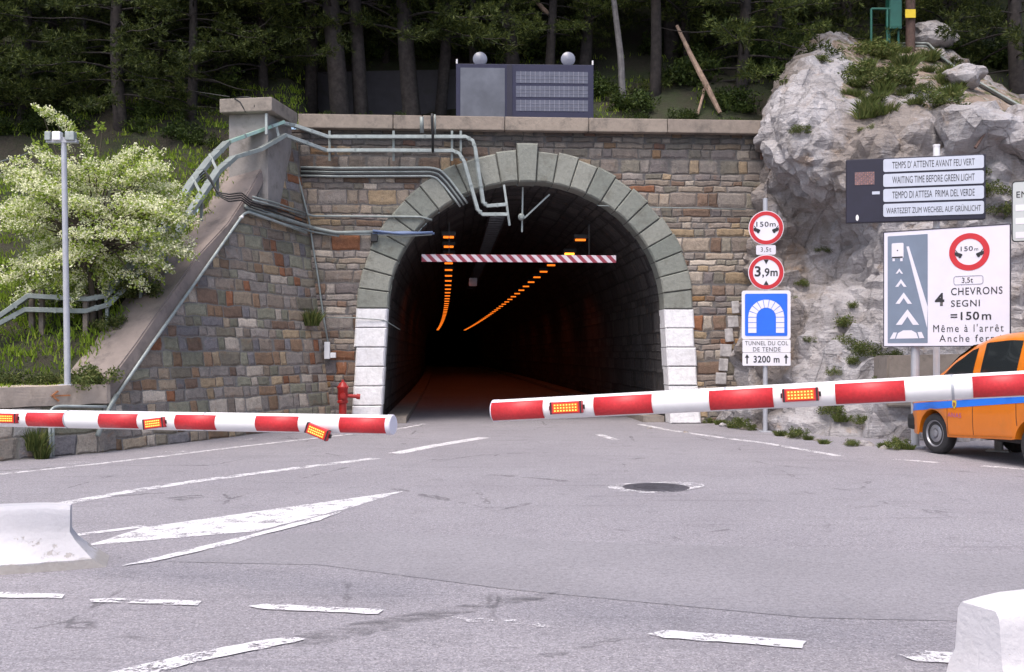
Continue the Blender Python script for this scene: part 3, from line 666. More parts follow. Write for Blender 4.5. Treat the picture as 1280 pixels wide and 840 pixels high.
# ------------------------------------------------------------------ rock outcrop
cols = [
 [(880, 530, 23.6), (895, 450, 23.5), (915, 360, 23.4), (932, 280, 23.3), (944, 200, 23.3), (952, 165, 23.4), (960, 128, 24.0), (978, 92, 25.0), (995, 64, 27.0)],
 [(915, 533, 22.3), (928, 450, 22.4), (942, 360, 22.6), (955, 280, 22.7), (955, 205, 22.7), (960, 165, 22.4), (970, 118, 23.0), (995, 80, 24.4), (1022, 48, 26.8)],
 [(952, 538, 20.9), (964, 450, 21.4), (978, 370, 21.9), (980, 300, 22.6), (975, 225, 22.6), (975, 182, 21.5), (988, 118, 22.2), (1016, 70, 23.8), (1046, 38, 26.8)],
 [(990, 543, 19.8), (1005, 460, 20.6), (1020, 390, 21.4), (1016, 330, 22.4), (1014, 262, 22.5), (1006, 208, 21.2), (1015, 130, 21.6), (1045, 75, 23.6), (1062, 44, 27)],
 [(1040, 549, 18.9), (1050, 480, 19.7), (1065, 420, 20.5), (1065, 360, 21.5), (1065, 295, 22.0), (1056, 232, 21.0), (1055, 148, 21.3), (1085, 92, 23.6), (1090, 54, 27)],
 [(1120, 556, 18.2), (1120, 500, 18.9), (1125, 440, 19.5), (1120, 370, 20.3), (1115, 290, 20.6), (1112, 205, 20.5), (1115, 145, 21.0), (1130, 94, 23.5), (1135, 54, 27)],
 [(1200, 560, 18.0), (1200, 500, 18.6), (1200, 430, 19.2), (1200, 350, 19.8), (1195, 270, 20.1), (1190, 200, 20.3), (1190, 150, 20.8), (1185, 102, 23.2), (1175, 56, 27)],
 [(1290, 562, 18.1), (1290, 500, 18.6), (1290, 430, 19.1), (1290, 350, 19.5), (1290, 280, 19.8), (1290, 210, 20.0), (1290, 165, 20.6), (1285, 132, 23), (1280, 112, 27)],
 [(1460, 565, 17.2), (1460, 480, 17.7), (1460, 400, 18.2), (1460, 330, 18.8), (1460, 280, 19.4), (1460, 220, 20), (1460, 170, 21), (1460, 140, 23), (1460, 112, 27)],
 [(1800, 590, 14.5), (1800, 480, 15), (1800, 400, 15.4), (1800, 330, 15.9), (1800, 280, 16.4), (1800, 220, 17), (1800, 150, 19), (1800, 120, 22), (1800, 100, 27)]]
ctrl = [[P(*q) for q in c] for c in cols]
for c in ctrl: c[0].z = -.35
def cr(a, b_, c, d, t): return .5 * ((2 * b_) + (c - a) * t + (2 * a - 5 * b_ + 4 * c - d) * t * t + (3 * b_ - a - 3 * c + d) * t ** 3)
def at(seq, x):
    i = min(int(x), len(seq) - 2); t = x - i; g = lambda k: seq[max(0, min(len(seq) - 1, k))]
    return cr(g(i - 1), g(i), g(i + 1), g(i + 2), t)
def rock_base(u, v): return at([at(c, v * 8) for c in ctrl], u * 9)
NU, NV_ = 420, 280; mb = MB(); soilv = []
base_ = [[rock_base(i / NU, j / NV_) for i in range(NU + 1)] for j in range(NV_ + 1)]
rotl = Matrix.Rotation(R(38), 3, 'Y') @ Matrix.Rotation(R(20), 3, 'X')
for j in range(NV_ + 1):
    for i in range(NU + 1):
        p = base_[j][i]; v, u = j / NV_, i / NU
        du = base_[j][min(i + 1, NU)] - base_[j][max(i - 1, 0)]; dv = base_[min(j + 1, NV_)][i] - base_[max(j - 1, 0)][i]
        n = du.cross(dv).normalized(); n = n if n.y < 0 or n.z > .5 else -n
        soil = sstep(.74, .84, v) * sstep(.27, .37, u + .12 * noise.noise(p * .7)) * (1 - .55 * sstep(.0, .3, noise.noise(p * .9)))
        q = rotl @ p
        vd, vp = noise.voronoi(Vector((q.x * .55, q.y * .55, q.z * 1.0)) + noise.noise_vector(p * 1.1) * .4)
        tt = q.z * 1.35 + .9 * noise.noise(p * .45) + .25 * noise.noise(p * 1.7); fr_ = tt - math.floor(tt); ledge = (fr_ / .6 if fr_ < .6 else 1 - sstep(.6, 1, fr_)) * (.4 + .6 * sstep(-.2, .3, noise.noise(p * .5 + Vector((7, 0, 0)))))
        amp = (1 - .75 * soil) * min(1, u * 14 + .15)
        smo = sstep(.52, .66, v) * (1 - sstep(.4, .55, u)); rdg = lambda s, o: abs(noise.noise(p * s + Vector((o, 0, 0))))
        d = (1 - .5 * smo) * (.3 * (ledge - .5) * (1 - sstep(.38, .5, v)) + .35 * (min(.5, vd[1] - vd[0]) - .3) + .38 * (rdg(.8, 0) - .25)) + .28 * (rdg(1.9, 5) - .25) * (1 - .3 * smo) + .08 * (rdg(4.2, 9) - .25)
        d += .05 * noise.noise(p * 7)
        mb.v.append(p + n * d * amp); soilv.append(soil)
for j in range(NV_):
    for i in range(NU): a = j * (NU + 1) + i; mb.f.append([a, a + 1, a + NU + 2, a + NU + 1]); mb.m.append(0)
rock = tag(mb.build('rock_outcrop', M['rock'], base=P(1050, 549, 18.9).xy.to_3d()), 'massive pale limestone outcrop rising beside the tunnel portal with a grassy earth top', 'rock')
at_ = rock.data.attributes.new('soil', 'FLOAT', 'POINT'); at_.data.foreach_set('value', soilv)
dm = rock.modifiers.new('d', 'DECIMATE'); dm.ratio = .075; bpy.context.view_layer.update()
nm_ = bpy.data.meshes.new_from_object(rock.evaluated_get(bpy.context.evaluated_depsgraph_get())); rock.modifiers.clear(); rock.data = nm_; nm_.name = 'rock_outcrop'; autosmooth(rock, 23)
def boulder(px, py, y, s, seed, label, name='boulder', grp=None):
    bm = bmesh.new(); bmesh.ops.create_icosphere(bm, subdivisions=3, radius=1)
    for v in bm.verts:
        d = v.co.normalized(); k = 1 + .4 * noise.noise(d * 1.1 + Vector((seed, 0, 0))) + .06 * noise.noise(d * 4 + Vector((seed, 0, 0))); vd, vp = noise.voronoi(d * 1.6 + Vector((seed, 3, 0))); k -= .35 * vd[0]
        v.co = Vector((d.x * s[0], d.y * s[1], d.z * s[2])) * (k + .15)
    me = bpy.data.meshes.new(name); bm.to_mesh(me); bm.free(); o = bpy.data.objects.new(name, me); C.objects.link(o); me.materials.append(M['rock'])
    o.location = P(px, py, y) if y else G(px, py); autosmooth(o, 18); return tag(o, label, 'boulder' if name == 'boulder' else 'stone', grp)
boulder(1222, 160, 20.2, (.75, .7, .55), 3, 'pale grey boulder on the rim of the outcrop above the dark message board')
boulder(1275, 165, 20.0, (.5, .6, .5), 8, 'pale boulder at the rim of the outcrop above the small right sign')
boulder(1205, 95, 23.0, (.45, .4, .3), 14, 'small pale boulder lying on the earth top of the outcrop beside the cable pipes')
boulder(1165, 46, 26.8, (.7, .5, .4), 18, 'grey boulder behind the yellow plate post')
for k, (px, py, s) in enumerate(((905, 533, .09), (930, 537, .07), (1003, 548, .1), (1022, 551, .06), (1060, 556, .08), (1082, 557, .12), (1105, 561, .07), (812, 536, .05), (858, 541, .05), (985, 547, .06))):
    boulder(px, py, None, (s * 1.3, s, s * .8), 30 + k, 'small fallen stone lying along the foot of the rock beside the road', 'fallen_stone', 'fallen stones along the foot of the rock')

# ------------------------------------------------------------------ lettering and sign helpers
def text_obj(name, body, rect, y, m, parent, spacing=1.0, bold=0.0):
    cu = bpy.data.curves.new(name, 'FONT'); cu.body = body; cu.size = 1; cu.extrude = 0; cu.space_character = spacing; cu.offset = bold; cu.resolution_u = 4
    tmp = bpy.data.objects.new('tmp', cu); C.objects.link(tmp); bpy.context.view_layer.update()
    me = bpy.data.meshes.new_from_object(tmp.evaluated_get(bpy.context.evaluated_depsgraph_get())); bpy.data.objects.remove(tmp); bpy.data.curves.remove(cu)
    xs = [v.co.x for v in me.vertices]; ys = [v.co.y for v in me.vertices]; x0, x1, y0, y1 = min(xs), max(xs), min(ys), max(ys)
    u0, u1, v0, v1 = rect
    for v in me.vertices:
        v.co = Vector((u0 + (v.co.x - x0) / (x1 - x0) * (u1 - u0), y, v0 + (v.co.y - y0) / (y1 - y0) * (v1 - v0)))
    me.materials.clear(); me.materials.append(m); me.name = name
    o = bpy.data.objects.new(name, me); C.objects.link(o); o.parent = parent; return o
class Sign:
    """Upright sign frame: x along the sign, y away from the viewer, z up from the foot."""
    def __init__(s, name, label, cat, px, y, ang, group=None, z0=0.0):
        s.base = Vector(((px - CX) / F * y, y, z0)); s.r = Vector((math.cos(ang), math.sin(ang), 0)); s.n = Vector((math.sin(ang), -math.cos(ang), 0))
        s.pl = Plane(s.base, s.n); s.e = thing(name, label, cat, s.base, ang, group)
    def uv(s, px, py): h = s.pl.hit(px, py) - s.base; return h.dot(s.r), h.z
    def rect(s, x0, y0, x1, y1): a = s.uv(x0, y1); b_ = s.uv(x1, y0); return a[0], b_[0], a[1], b_[1]
def flat(mb, pts, y, th, m=0): mb.prism([(u, y, v) for u, v in pts], (0, th, 0), m)
def rrect(u0, u1, v0, v1, r, k=5):
    pts = []
    for cx, cz, a0 in ((u1 - r, v1 - r, 0), (u0 + r, v1 - r, 90), (u0 + r, v0 + r, 180), (u1 - r, v0 + r, 270)):
        for i in range(k + 1): a = R(a0 + 90 * i / k); pts.append((cx + r * math.cos(a), cz + r * math.sin(a)))
    return pts
def disc(c, r, k=40, rz=None): rz = rz or r; return [(c[0] + r * math.cos(2 * math.pi * i / k), c[1] + rz * math.sin(2 * math.pi * i / k)) for i in range(k)]
def ring(mb, c, r0, r1, y, th, m=0, k=48):
    for i in range(k):
        a, b_ = 2 * math.pi * i / k, 2 * math.pi * (i + 1) / k
        flat(mb, [(c[0] + r * math.cos(w), c[1] + r * math.sin(w)) for r, w in ((r0, a), (r1, a), (r1, b_), (r0, b_))], y, th, m)
def little_car(mb, cx, cz, s, fl, y, th):
    p = [(-1, .0), (1, .0), (1, .35), (.55, .45), (.3, .8), (-.5, .8), (-.75, .42), (-1, .35)]
    flat(mb, [(cx + fl * a * s, cz + b_ * s) for a, b_ in p][::1 if fl > 0 else -1], y, th)
    for w in (-.55, .55): flat(mb, disc((cx + w * s, cz - .02 * s), .3 * s, 12), y, th)
def half_lorry(mb, c, r, side, y, th):               # the two vehicle ends that poke in from the rim of the distance sign
    s = r * .2
    flat(mb, [(c[0] + side * a * r, c[1] + b_ * r) for a, b_ in ((.34, -.2), (.34, -.1), (.6, .0), (.72, .02), (.72, -.14), (.6, -.22))], y, th)
    flat(mb, disc((c[0] + side * .46 * r, c[1] - .23 * r), .08 * r, 12), y, th)
    flat(mb, [(c[0] + side * a * r, c[1] + b_ * r) for a, b_ in ((.56, .0), (.68, .14), (.71, .12), (.61, .0))], y, th)

# ------------------------------------------------------------------ post with three road signs
S = Sign('road_sign_post', 'grey post by the rock carrying two round red rimmed signs above a blue tunnel sign', 'road sign', 957, 20.4, R(-6))
mb = MB(); mb.tube([(0, .05, 0), (0, .05, 4.75)], .048, 12); mb.lathe([(.05, 4.75), (.05, 4.77), (.0, 4.785)], 12, (0, .05, 0)); mb.box((0, .05, .01), (.24, .24, .02)); mb.build('post', M['post'], S.e, local=True)
for nm, cy, rr, lab in (('distance', 285, 21.5, 'round red rimmed sign reading 150 m'), ('height', 340.5, 22, 'round red rimmed sign reading 3,9m')):
    c = S.uv(957.5, cy); r = rr / F * 20.4
    mb = MB(); flat(mb, disc(c, r), -.02, .015); pl_ = tag(mb.build('round_sign', M['signwhite'], S.e, local=True), lab)
    mb = MB(); ring(mb, c, r * .74, r * .96, -.026, .006); mb.build('red_rim', M['signred'], pl_, local=True)
    if nm == 'distance':
        text_obj('lettering', '150m', (c[0] - .56 * r, c[0] + .54 * r, c[1] + .07 * r, c[1] + .36 * r), -.024, M['ink'], pl_, 1.1, .01)
        for sg in (-1, 1): mb = MB(); half_lorry(mb, c, r, sg, -.026, .004); mb.build('vehicle_symbol', M['ink'], pl_, local=True)
    else:
        text_obj('lettering', '3', (c[0] - .64 * r, c[0] - .3 * r, c[1] - .24 * r, c[1] + .36 * r), -.024, M['ink'], pl_, 1, .02)
        text_obj('lettering', ',9m', (c[0] - .22 * r, c[0] + .64 * r, c[1] - .3 * r, c[1] + .24 * r), -.024, M['ink'], pl_, 1.05, .02)
        mb = MB()
        for sg in (1, -1): flat(mb, [(c[0] - .14 * r, c[1] + sg * .72 * r), (c[0] + .14 * r, c[1] + sg * .72 * r), (c[0], c[1] + sg * .46 * r)], -.026, .004)
        mb.build('arrow_symbol', M['ink'], pl_, local=True)
    mb = MB(); mb.box((c[0], .02, c[1] + .15), (.35, .05, .04)); mb.box((c[0], .02, c[1] - .15), (.35, .05, .04)); mb.build('clamp', M['post'], S.e, local=True)
q = S.rect(945, 306.5, 969.5, 318.5); mb = MB(); flat(mb, rrect(*q, .03), -.02, .015); p_ = mb.build('weight_plate', M['signlilac'], S.e, local=True)
text_obj('lettering', '3,5t', (q[0] + .09, q[1] - .09, q[2] + .045, q[3] - .04), -.024, M['ink'], p_, 1.15)
q = S.rect(927, 363, 988, 424); mb = MB(); flat(mb, rrect(*q, .05), -.02, .015); p_ = tag(mb.build('tunnel_sign', M['signwhite'], S.e, local=True), 'square blue sign with a white arch symbol')
q2 = S.rect(931, 367, 984, 420); mb = MB(); flat(mb, rrect(*q2, .03), -.026, .006); mb.build('blue_field', M['signblue'], p_, local=True)
mb = MB(); cc = S.uv(957.5, 396.5); pxm = 20.4 / F; ri, ro = 12 * pxm, 22 * pxm
for i in range(9):
    a, b_ = math.pi * (i + .06) / 9, math.pi * (i + .94) / 9
    flat(mb, [(cc[0] + r * math.cos(w), cc[1] + r * math.sin(w)) for r, w in ((ri, a), (ro, a), (ro, b_), (ri, b_))], -.03, .004)
for sg in (-1, 1):
    for k in range(3): flat(mb, [(cc[0] + sg * a, cc[1] - b_) for a, b_ in ((ri, (.5 + k * 6.6) * pxm), (ro, (.5 + k * 6.6) * pxm), (ro, (6.4 + k * 6.6) * pxm), (ri, (6.4 + k * 6.6) * pxm))], -.03, .004)
fixn(mb.build('arch_symbol', M['signwhite'], p_, local=True))
q = S.rect(928, 424.5, 988, 440.5); mb = MB(); flat(mb, rrect(*q, .02), -.02, .015); p_ = mb.build('name_plate', M['signwhite'], S.e, local=True)
text_obj('lettering', 'TUNNEL DU COL', (q[0] + .05, q[1] - .05, q[2] + .145, q[3] - .03), -.024, M['ink'], p_, 1.1)
text_obj('lettering', 'DE TENDE', (q[0] + .21, q[1] - .2, q[2] + .02, q[3] - .155), -.024, M['ink'], p_, 1.1)
q = S.rect(928, 441, 988, 457); mb = MB(); flat(mb, rrect(*q, .02), -.02, .015); p_ = mb.build('length_plate', M['signwhite'], S.e, local=True)
text_obj('lettering', '3200 m', (q[0] + .22, q[1] - .22, q[2] + .06, q[3] - .06), -.024, M['ink'], p_, 1.05, .02)
mb = MB()
for cx in (q[0] + .09, q[1] - .09):
    flat(mb, [(cx - .014, q[2] + .04), (cx + .014, q[2] + .04), (cx + .014, q[3] - .1), (cx - .014, q[3] - .1)], -.025, .004); flat(mb, [(cx - .045, q[3] - .1), (cx + .045, q[3] - .1), (cx, q[3] - .03)], -.025, .004)
mb.build('arrow_symbol', M['ink'], p_, local=True)

# ------------------------------------------------------------------ dark waiting time board
S = Sign('waiting_time_board', 'dark navy electronic board with four pale text strips mounted on a white post', 'message board', 1172.5, 17.72, R(-14))
q = S.rect(1057.5, 193, 1231, 279.5); w_, h_ = q[1] - q[0], q[3] - q[2]
mb = MB(); mb.box(((q[0] + q[1]) / 2, .0, (q[2] + q[3]) / 2), (w_, .16, h_), bev=.012); mb.build('case', M['navy'], S.e, local=True)
mb = MB(); zt = q[3] + .24; mb.tube([(0, .16, 0), (0, .16, zt)], .057, 14); mb.lathe([(.064, zt - .03), (.064, zt), (.0, zt + .012)], 14, (0, .16, 0)); mb.box((0, .16, .012), (.3, .3, .024)); mb.build('post', M['white'], S.e, local=True)
for k, tx in enumerate(('TEMPS D\' ATTENTE AVANT FEU VERT', 'WAITING TIME BEFORE GREEN LIGHT', 'TEMPO DI ATTESA  PRIMA DEL VERDE', 'WARTEZEIT ZUM WECHSEL AUF GRÜNLICHT')):
    c0_, c1_ = S.uv(1103.4, 216.2 + k * 18.6), S.uv(1103.4, 200.2 + k * 18.6); a_ = (c0_[0], S.uv(1228.6, 200)[0], c0_[1], c1_[1])
    mb = MB(); flat(mb, rrect(*a_, .035), -.088, .01); p_ = mb.build('text_strip', M['strip'], S.e, local=True)
    ins = (.15, .15) if k < 3 else (.05, .05)
    text_obj('lettering', tx, (a_[0] + ins[0], a_[1] - ins[1], a_[2] + .055, a_[3] - .05), -.0905, M['ink'], p_, 1.0, .0)
r_ = S.rect(1068, 215.5, 1092.5, 232.5); mb = MB(); flat(mb, rrect(*r_, .005), -.086, .008); p_ = mb.build('digit_display', mat('dim_led_matrix', (.16, .1, .11), .5, 0, .35, 40), S.e, local=True)
mb = MB()
for i in range(10):
    for j in range(7):
        if (i * 7 + j * 3) % 5 < 3: flat(mb, disc((r_[0] + (i + .5) * (r_[1] - r_[0]) / 10, r_[2] + (j + .5) * (r_[3] - r_[2]) / 7), .009, 6), -.088, .003)
mb.build('led_dots', mat('unlit_leds', (.38, .17, .12), .4, 0, .3, 30), p_, local=True)
r_ = S.rect(1089.5, 240, 1099, 244); mb = MB(); flat(mb, rrect(*r_, .005), -.085, .006); mb.build('maker_plate', M['strip'], S.e, local=True)
c = S.uv(1071, 273); mb = MB(); flat(mb, disc(c, .026, 14, .055), -.085, .006); mb.build('keyhole_cover', M['white'], S.e, local=True)
c = S.uv(1169.5, 191.5); mb = MB(); flat(mb, disc(c, .018, 14), -.085, .006); mb.build('light_sensor', M['white'], S.e, local=True)

# ------------------------------------------------------------------ large white distance sign
S = Sign('distance_sign', 'large white square sign with chevron diagram and 150 m spacing text behind the van', 'road sign', 1142.5, 17.05, R(-34))
tl, br = S.uv(1105, 290.5), S.uv(1263, 432.5); q = (tl[0], br[0], br[1], tl[1])
mb = MB(); flat(mb, rrect(*q, .02), -.02, .03); plate = mb.build('plate', M['signlilac'], S.e, local=True)
mb = MB()
for a, b_ in (((q[0], q[2]), (q[1], q[2])), ((q[0], q[3]), (q[1], q[3])), ((q[0], q[2]), (q[0], q[3])), ((q[1], q[2]), (q[1], q[3]))): mb.bar([(a[0], -.0, a[1]), (b_[0], -.0, b_[1])], .05, .014, up=(0, 0, 1) if a[1] == b_[1] else (1, 0, 0))
mb.build('edge_frame', M['navy'], S.e, local=True)
for px, h in ((0.0, q[3] - .1), (1.3, q[3] - .1)):
    mb = MB(); mb.tube([(px, .09, 0), (px, .09, h)], .07, 14); mb.box((px, .09, .012), (.34, .34, .024)); mb.build('post', M['post'], S.e, local=True)
mb = MB()
for z in (q[2] + .3, q[3] - .35): mb.bar([(q[0] + .05, .025, z), (q[1] - .05, .025, z)], .03, .07)
mb.build('back_rail', M['post'], S.e, local=True)
pan = [S.uv(*p) for p in ((1110, 429), (1160, 428.5), (1160.5, 292.5), (1110.5, 296))]; x0, x1 = pan[0][0], pan[1][0]; z0, z1 = pan[0][1], pan[2][1]
mb = MB(); flat(mb, rrect(x0, x1, z0, z1, .01), -.024, .004); panel = mb.build('diagram_panel', M['signslate'], S.e, local=True)
def zq(px, py): return S.uv(1090 + px * .2023, 270 + py * .2023)
mb = MB(); flat(mb, rrect(*[*(zq(124, 258)[0], zq(197, 258)[0]), zq(160, 262)[1], zq(160, 168)[1]], .02), -.028, .004)
for x in (136, 184): a = zq(x, 280); flat(mb, [(a[0] - .02, a[1]), (a[0] + .02, a[1]), (a[0] + .02, a[1] + .06), (a[0] - .02, a[1] + .06)], -.028, .004)
mb.build('lorry_symbol', M['signlilac'], panel, local=True)
mb = MB(); a, b_ = zq(126, 262), zq(192, 250); flat(mb, [(a[0], a[1]), (b_[0], a[1]), (b_[0], b_[1]), (a[0], b_[1])], -.031, .003); c = zq(160, 214); flat(mb, disc(c, .012, 10), -.031, .003); mb.build('lorry_bumper', M['ink'], panel, local=True)
mb = MB(); flat(mb, [zq(*p) for p in ((342, 690), (346, 560), (230, 188), (215, 190))], -.028, .004); fixn(mb.build('lane_symbol', M['signlilac'], panel, local=True))
mb = MB()
for ax, ay, hw, yb, yn, th in ((171, 325, 23, 357, 342, .5), (181, 390, 35, 438, 415, .5), (198, 473, 51, 543, 507, .5), (221, 577, 72, 673, 622, .5)):
    iw = hw * .48
    flat(mb, [zq(*p) for p in ((ax, ay), (ax + hw, yb), (ax + hw - (hw - iw), yb), (ax, yn), (ax - iw, yb), (ax - hw, yb))], -.028, .004)
fixn(mb.build('chevron_symbol', M['signlilac'], panel, local=True))
mb = MB(); flat(mb, [zq(*p) for p in ((150, 758), (288, 756), (275, 722), (245, 706), (195, 707), (163, 724))], -.028, .004); flat(mb, [zq(*p) for p in ((112, 760), (143, 758), (156, 720), (135, 720))], -.028, .004); flat(mb, [zq(*p) for p in ((295, 756), (325, 754), (308, 716), (284, 718))], -.028, .004)
fixn(mb.build('car_symbol', M['signlilac'], panel, local=True))
c = zq(602, 222); r = .31
mb = MB(); ring(mb, c, r * .7, r, -.025, .006); rim_ = mb.build('red_rim', M['signred'], S.e, local=True)
text_obj('lettering', '150', (c[0] - .42 * r, c[0] + .18 * r, c[1] + .05 * r, c[1] + .3 * r), -.024, M['ink'], rim_, 1.05, .006); text_obj('lettering', 'm', (c[0] + .26 * r, c[0] + .44 * r, c[1] + .05 * r, c[1] + .17 * r), -.024, M['ink'], rim_)
for sg in (-1, 1): mb = MB(); half_lorry(mb, c, r, sg, -.026, .004); mb.build('vehicle_symbol', M['ink'], rim_, local=True)
a, b_ = zq(505, 428), zq(690, 365); mb = MB()
o_ = rrect(a[0], b_[0], a[1], b_[1], .04); i_ = rrect(a[0] + .012, b_[0] - .012, a[1] + .012, b_[1] - .012, .032)
for k in range(len(o_)): k2 = (k + 1) % len(o_); flat(mb, [o_[k], o_[k2], i_[k2], i_[k]], -.024, .004)
fixn(mb.build('weight_frame', mat('grey_outline', (.3, .3, .36), .5), S.e, local=True))
def trect(x0, y0, x1, y1): a = zq(x0, y1); b_ = zq(x1, y0); return (a[0], b_[0], a[1] if False else zq((x0 + x1) / 2, y1)[1], zq((x0 + x1) / 2, y0)[1])
for tx, rc, sp_, bo in (('3,5t', (556, 380, 626, 418), 1, .005), ('4', (390, 476, 448, 556), 1, .03), ('CHEVRONS', (490, 440, 808, 486), 1.15, .008), ('SEGNI', (490, 519, 668, 560), 1.15, .008), ('=150', (487, 592, 664, 643), 1.08, .02), ('m', (680, 606, 738, 641), 1, .015), ('Même à l\'arrêt', (380, 668, 815, 716), 1.25, .0), ('Anche fermi', (418, 733, 800, 777), 1.25, .0)):
    text_obj('lettering', tx, trect(*rc), -.0235, M['ink'], plate, sp_, bo)

# ------------------------------------------------------------------ small sign cut by the right edge
S = Sign('information_panel', 'pale grey panel with white squares and letters EN at the right edge of the photo', 'road sign', 1310, 16.4, R(-27))
tl, bl = S.uv(1264.5, 227), S.uv(1264.5, 303); q = (tl[0], tl[0] + 1.15, bl[1], tl[1])
mb = MB(); flat(mb, rrect(*q, .06), -.02, .03); plate = mb.build('plate', mat('pale_grey_green', (.47, .5, .5), .45, 0, .04, 4), S.e, local=True)
mb = MB(); o_ = rrect(*q, .06); i_ = rrect(q[0] + .018, q[1] - .018, q[2] + .018, q[3] - .018, .045)
for k in range(len(o_)): k2 = (k + 1) % len(o_); flat(mb, [o_[k], o_[k2], i_[k2], i_[k]], -.023, .003)
fixn(mb.build('edge_frame', M['dark'], S.e, local=True))
mb = MB(); cx = (q[0] + q[1]) / 2; mb.tube([(cx, .06, 0), (cx, .06, q[3] - .05)], .05, 12); mb.box((cx, .06, .012), (.28, .28, .024)); mb.build('post', M['post'], S.e, local=True)
a = S.uv(1270.5, 247.5); b_ = S.uv(1282, 239); text_obj('lettering', 'EN', (a[0], a[0] + .16, a[1], b_[1]), -.0235, M['ink'], plate, 1.1, .01)
for py in (257, 273.5, 291):
    a = S.uv(1269.5, py + 7); mb = MB(); flat(mb, rrect(a[0], a[0] + .13, a[1], a[1] + .1, .008), -.024, .004); mb.build('white_square', M['signwhite'], S.e, local=True)

# ------------------------------------------------------------------ display panel on the coping
S = Sign('lane_display_panel', 'navy framed display panel with grey glass and three slatted rows standing on the coping', 'display panel', 656, 23.05, R(2), z0=6.93)
q = S.rect(570, 81, 742, 145.5); q = (q[0], q[1], .05, q[3]); dz = q[3]
mb = MB(); mb.box(((q[0] + q[1]) / 2, .14, (q[2] + q[3]) / 2), (q[1] - q[0], .26, q[3] - q[2]), bev=.01); mb.build('case', M['navyframe'], S.e, local=True)
r_ = S.rect(575.5, 85, 631, 142.5); r_ = (r_[0], r_[1], .1, r_[3]); mb = MB(); flat(mb, rrect(*r_, .01), .0, .012); mb.build('glass_panel', M['mirror'], S.e, local=True)
for y0, y1 in ((90, 103.5), (108, 121), (125.5, 138.5)):
    r_ = S.rect(645, y0, 735, y1); mb = MB(); flat(mb, rrect(*r_, .01), .004, .008); p_ = mb.build('slatted_row', M['slat'], S.e, local=True)
    mb = MB()
    for k in range(1, 15): x = r_[0] + (r_[1] - r_[0]) * k / 15; mb.box((x, -.002, (r_[2] + r_[3]) / 2), (.014, .012, r_[3] - r_[2]))
    for z in (.33, .66): mb.box(((r_[0] + r_[1]) / 2, .0005, r_[2] + (r_[3] - r_[2]) * z), (r_[1] - r_[0], .008, .006))
    mb.build('divider', mat('display_divider', (.2, .2, .25), .5) if 'display_divider' not in bpy.data.materials else bpy.data.materials['display_divider'], p_, local=True)
x = S.uv(637, 110)[0]; mb = MB(); mb.box((x, .004, (q[2] + q[3]) / 2), (.12, .02, q[3] - q[2] - .03)); mb.build('mullion', M['navy'], S.e, local=True)
for px, lab in ((600, 'left'), (710.5, 'right')):
    c = S.uv(px, 72.5); mb = MB(); ax = Matrix.Rotation(R(90), 3, 'X')
    mb.lathe([(0, .07), (.1, .06), (.165, .02), (.165, -.06), (.1, -.14), (0, -.16)], 24, (c[0], .1, c[1]), ax); lm = autosmooth(mb.build('flashing_lamp', M['lens'], S.e, local=True))
    mb = MB(); mb.tube([(c[0], .12, q[3]), (c[0], .12, c[1] - .12)], .025, 8); mb.build('lamp_stem', M['dark'], S.e, local=True)
mb = MB()
for x in [q[0] + .02, q[1] - .02]: mb.tube([(x, .02, q[3]), (x, .02, q[3] + .1)], .02, 8)
mb.build('lifting_eye', M['white'], S.e, local=True)
mb = MB()
for x in (q[0] + .3, q[1] - .3): mb.box((x, .14, .022), (.1, .24, .055))
mb.build('foot', M['dark'], S.e, local=True)

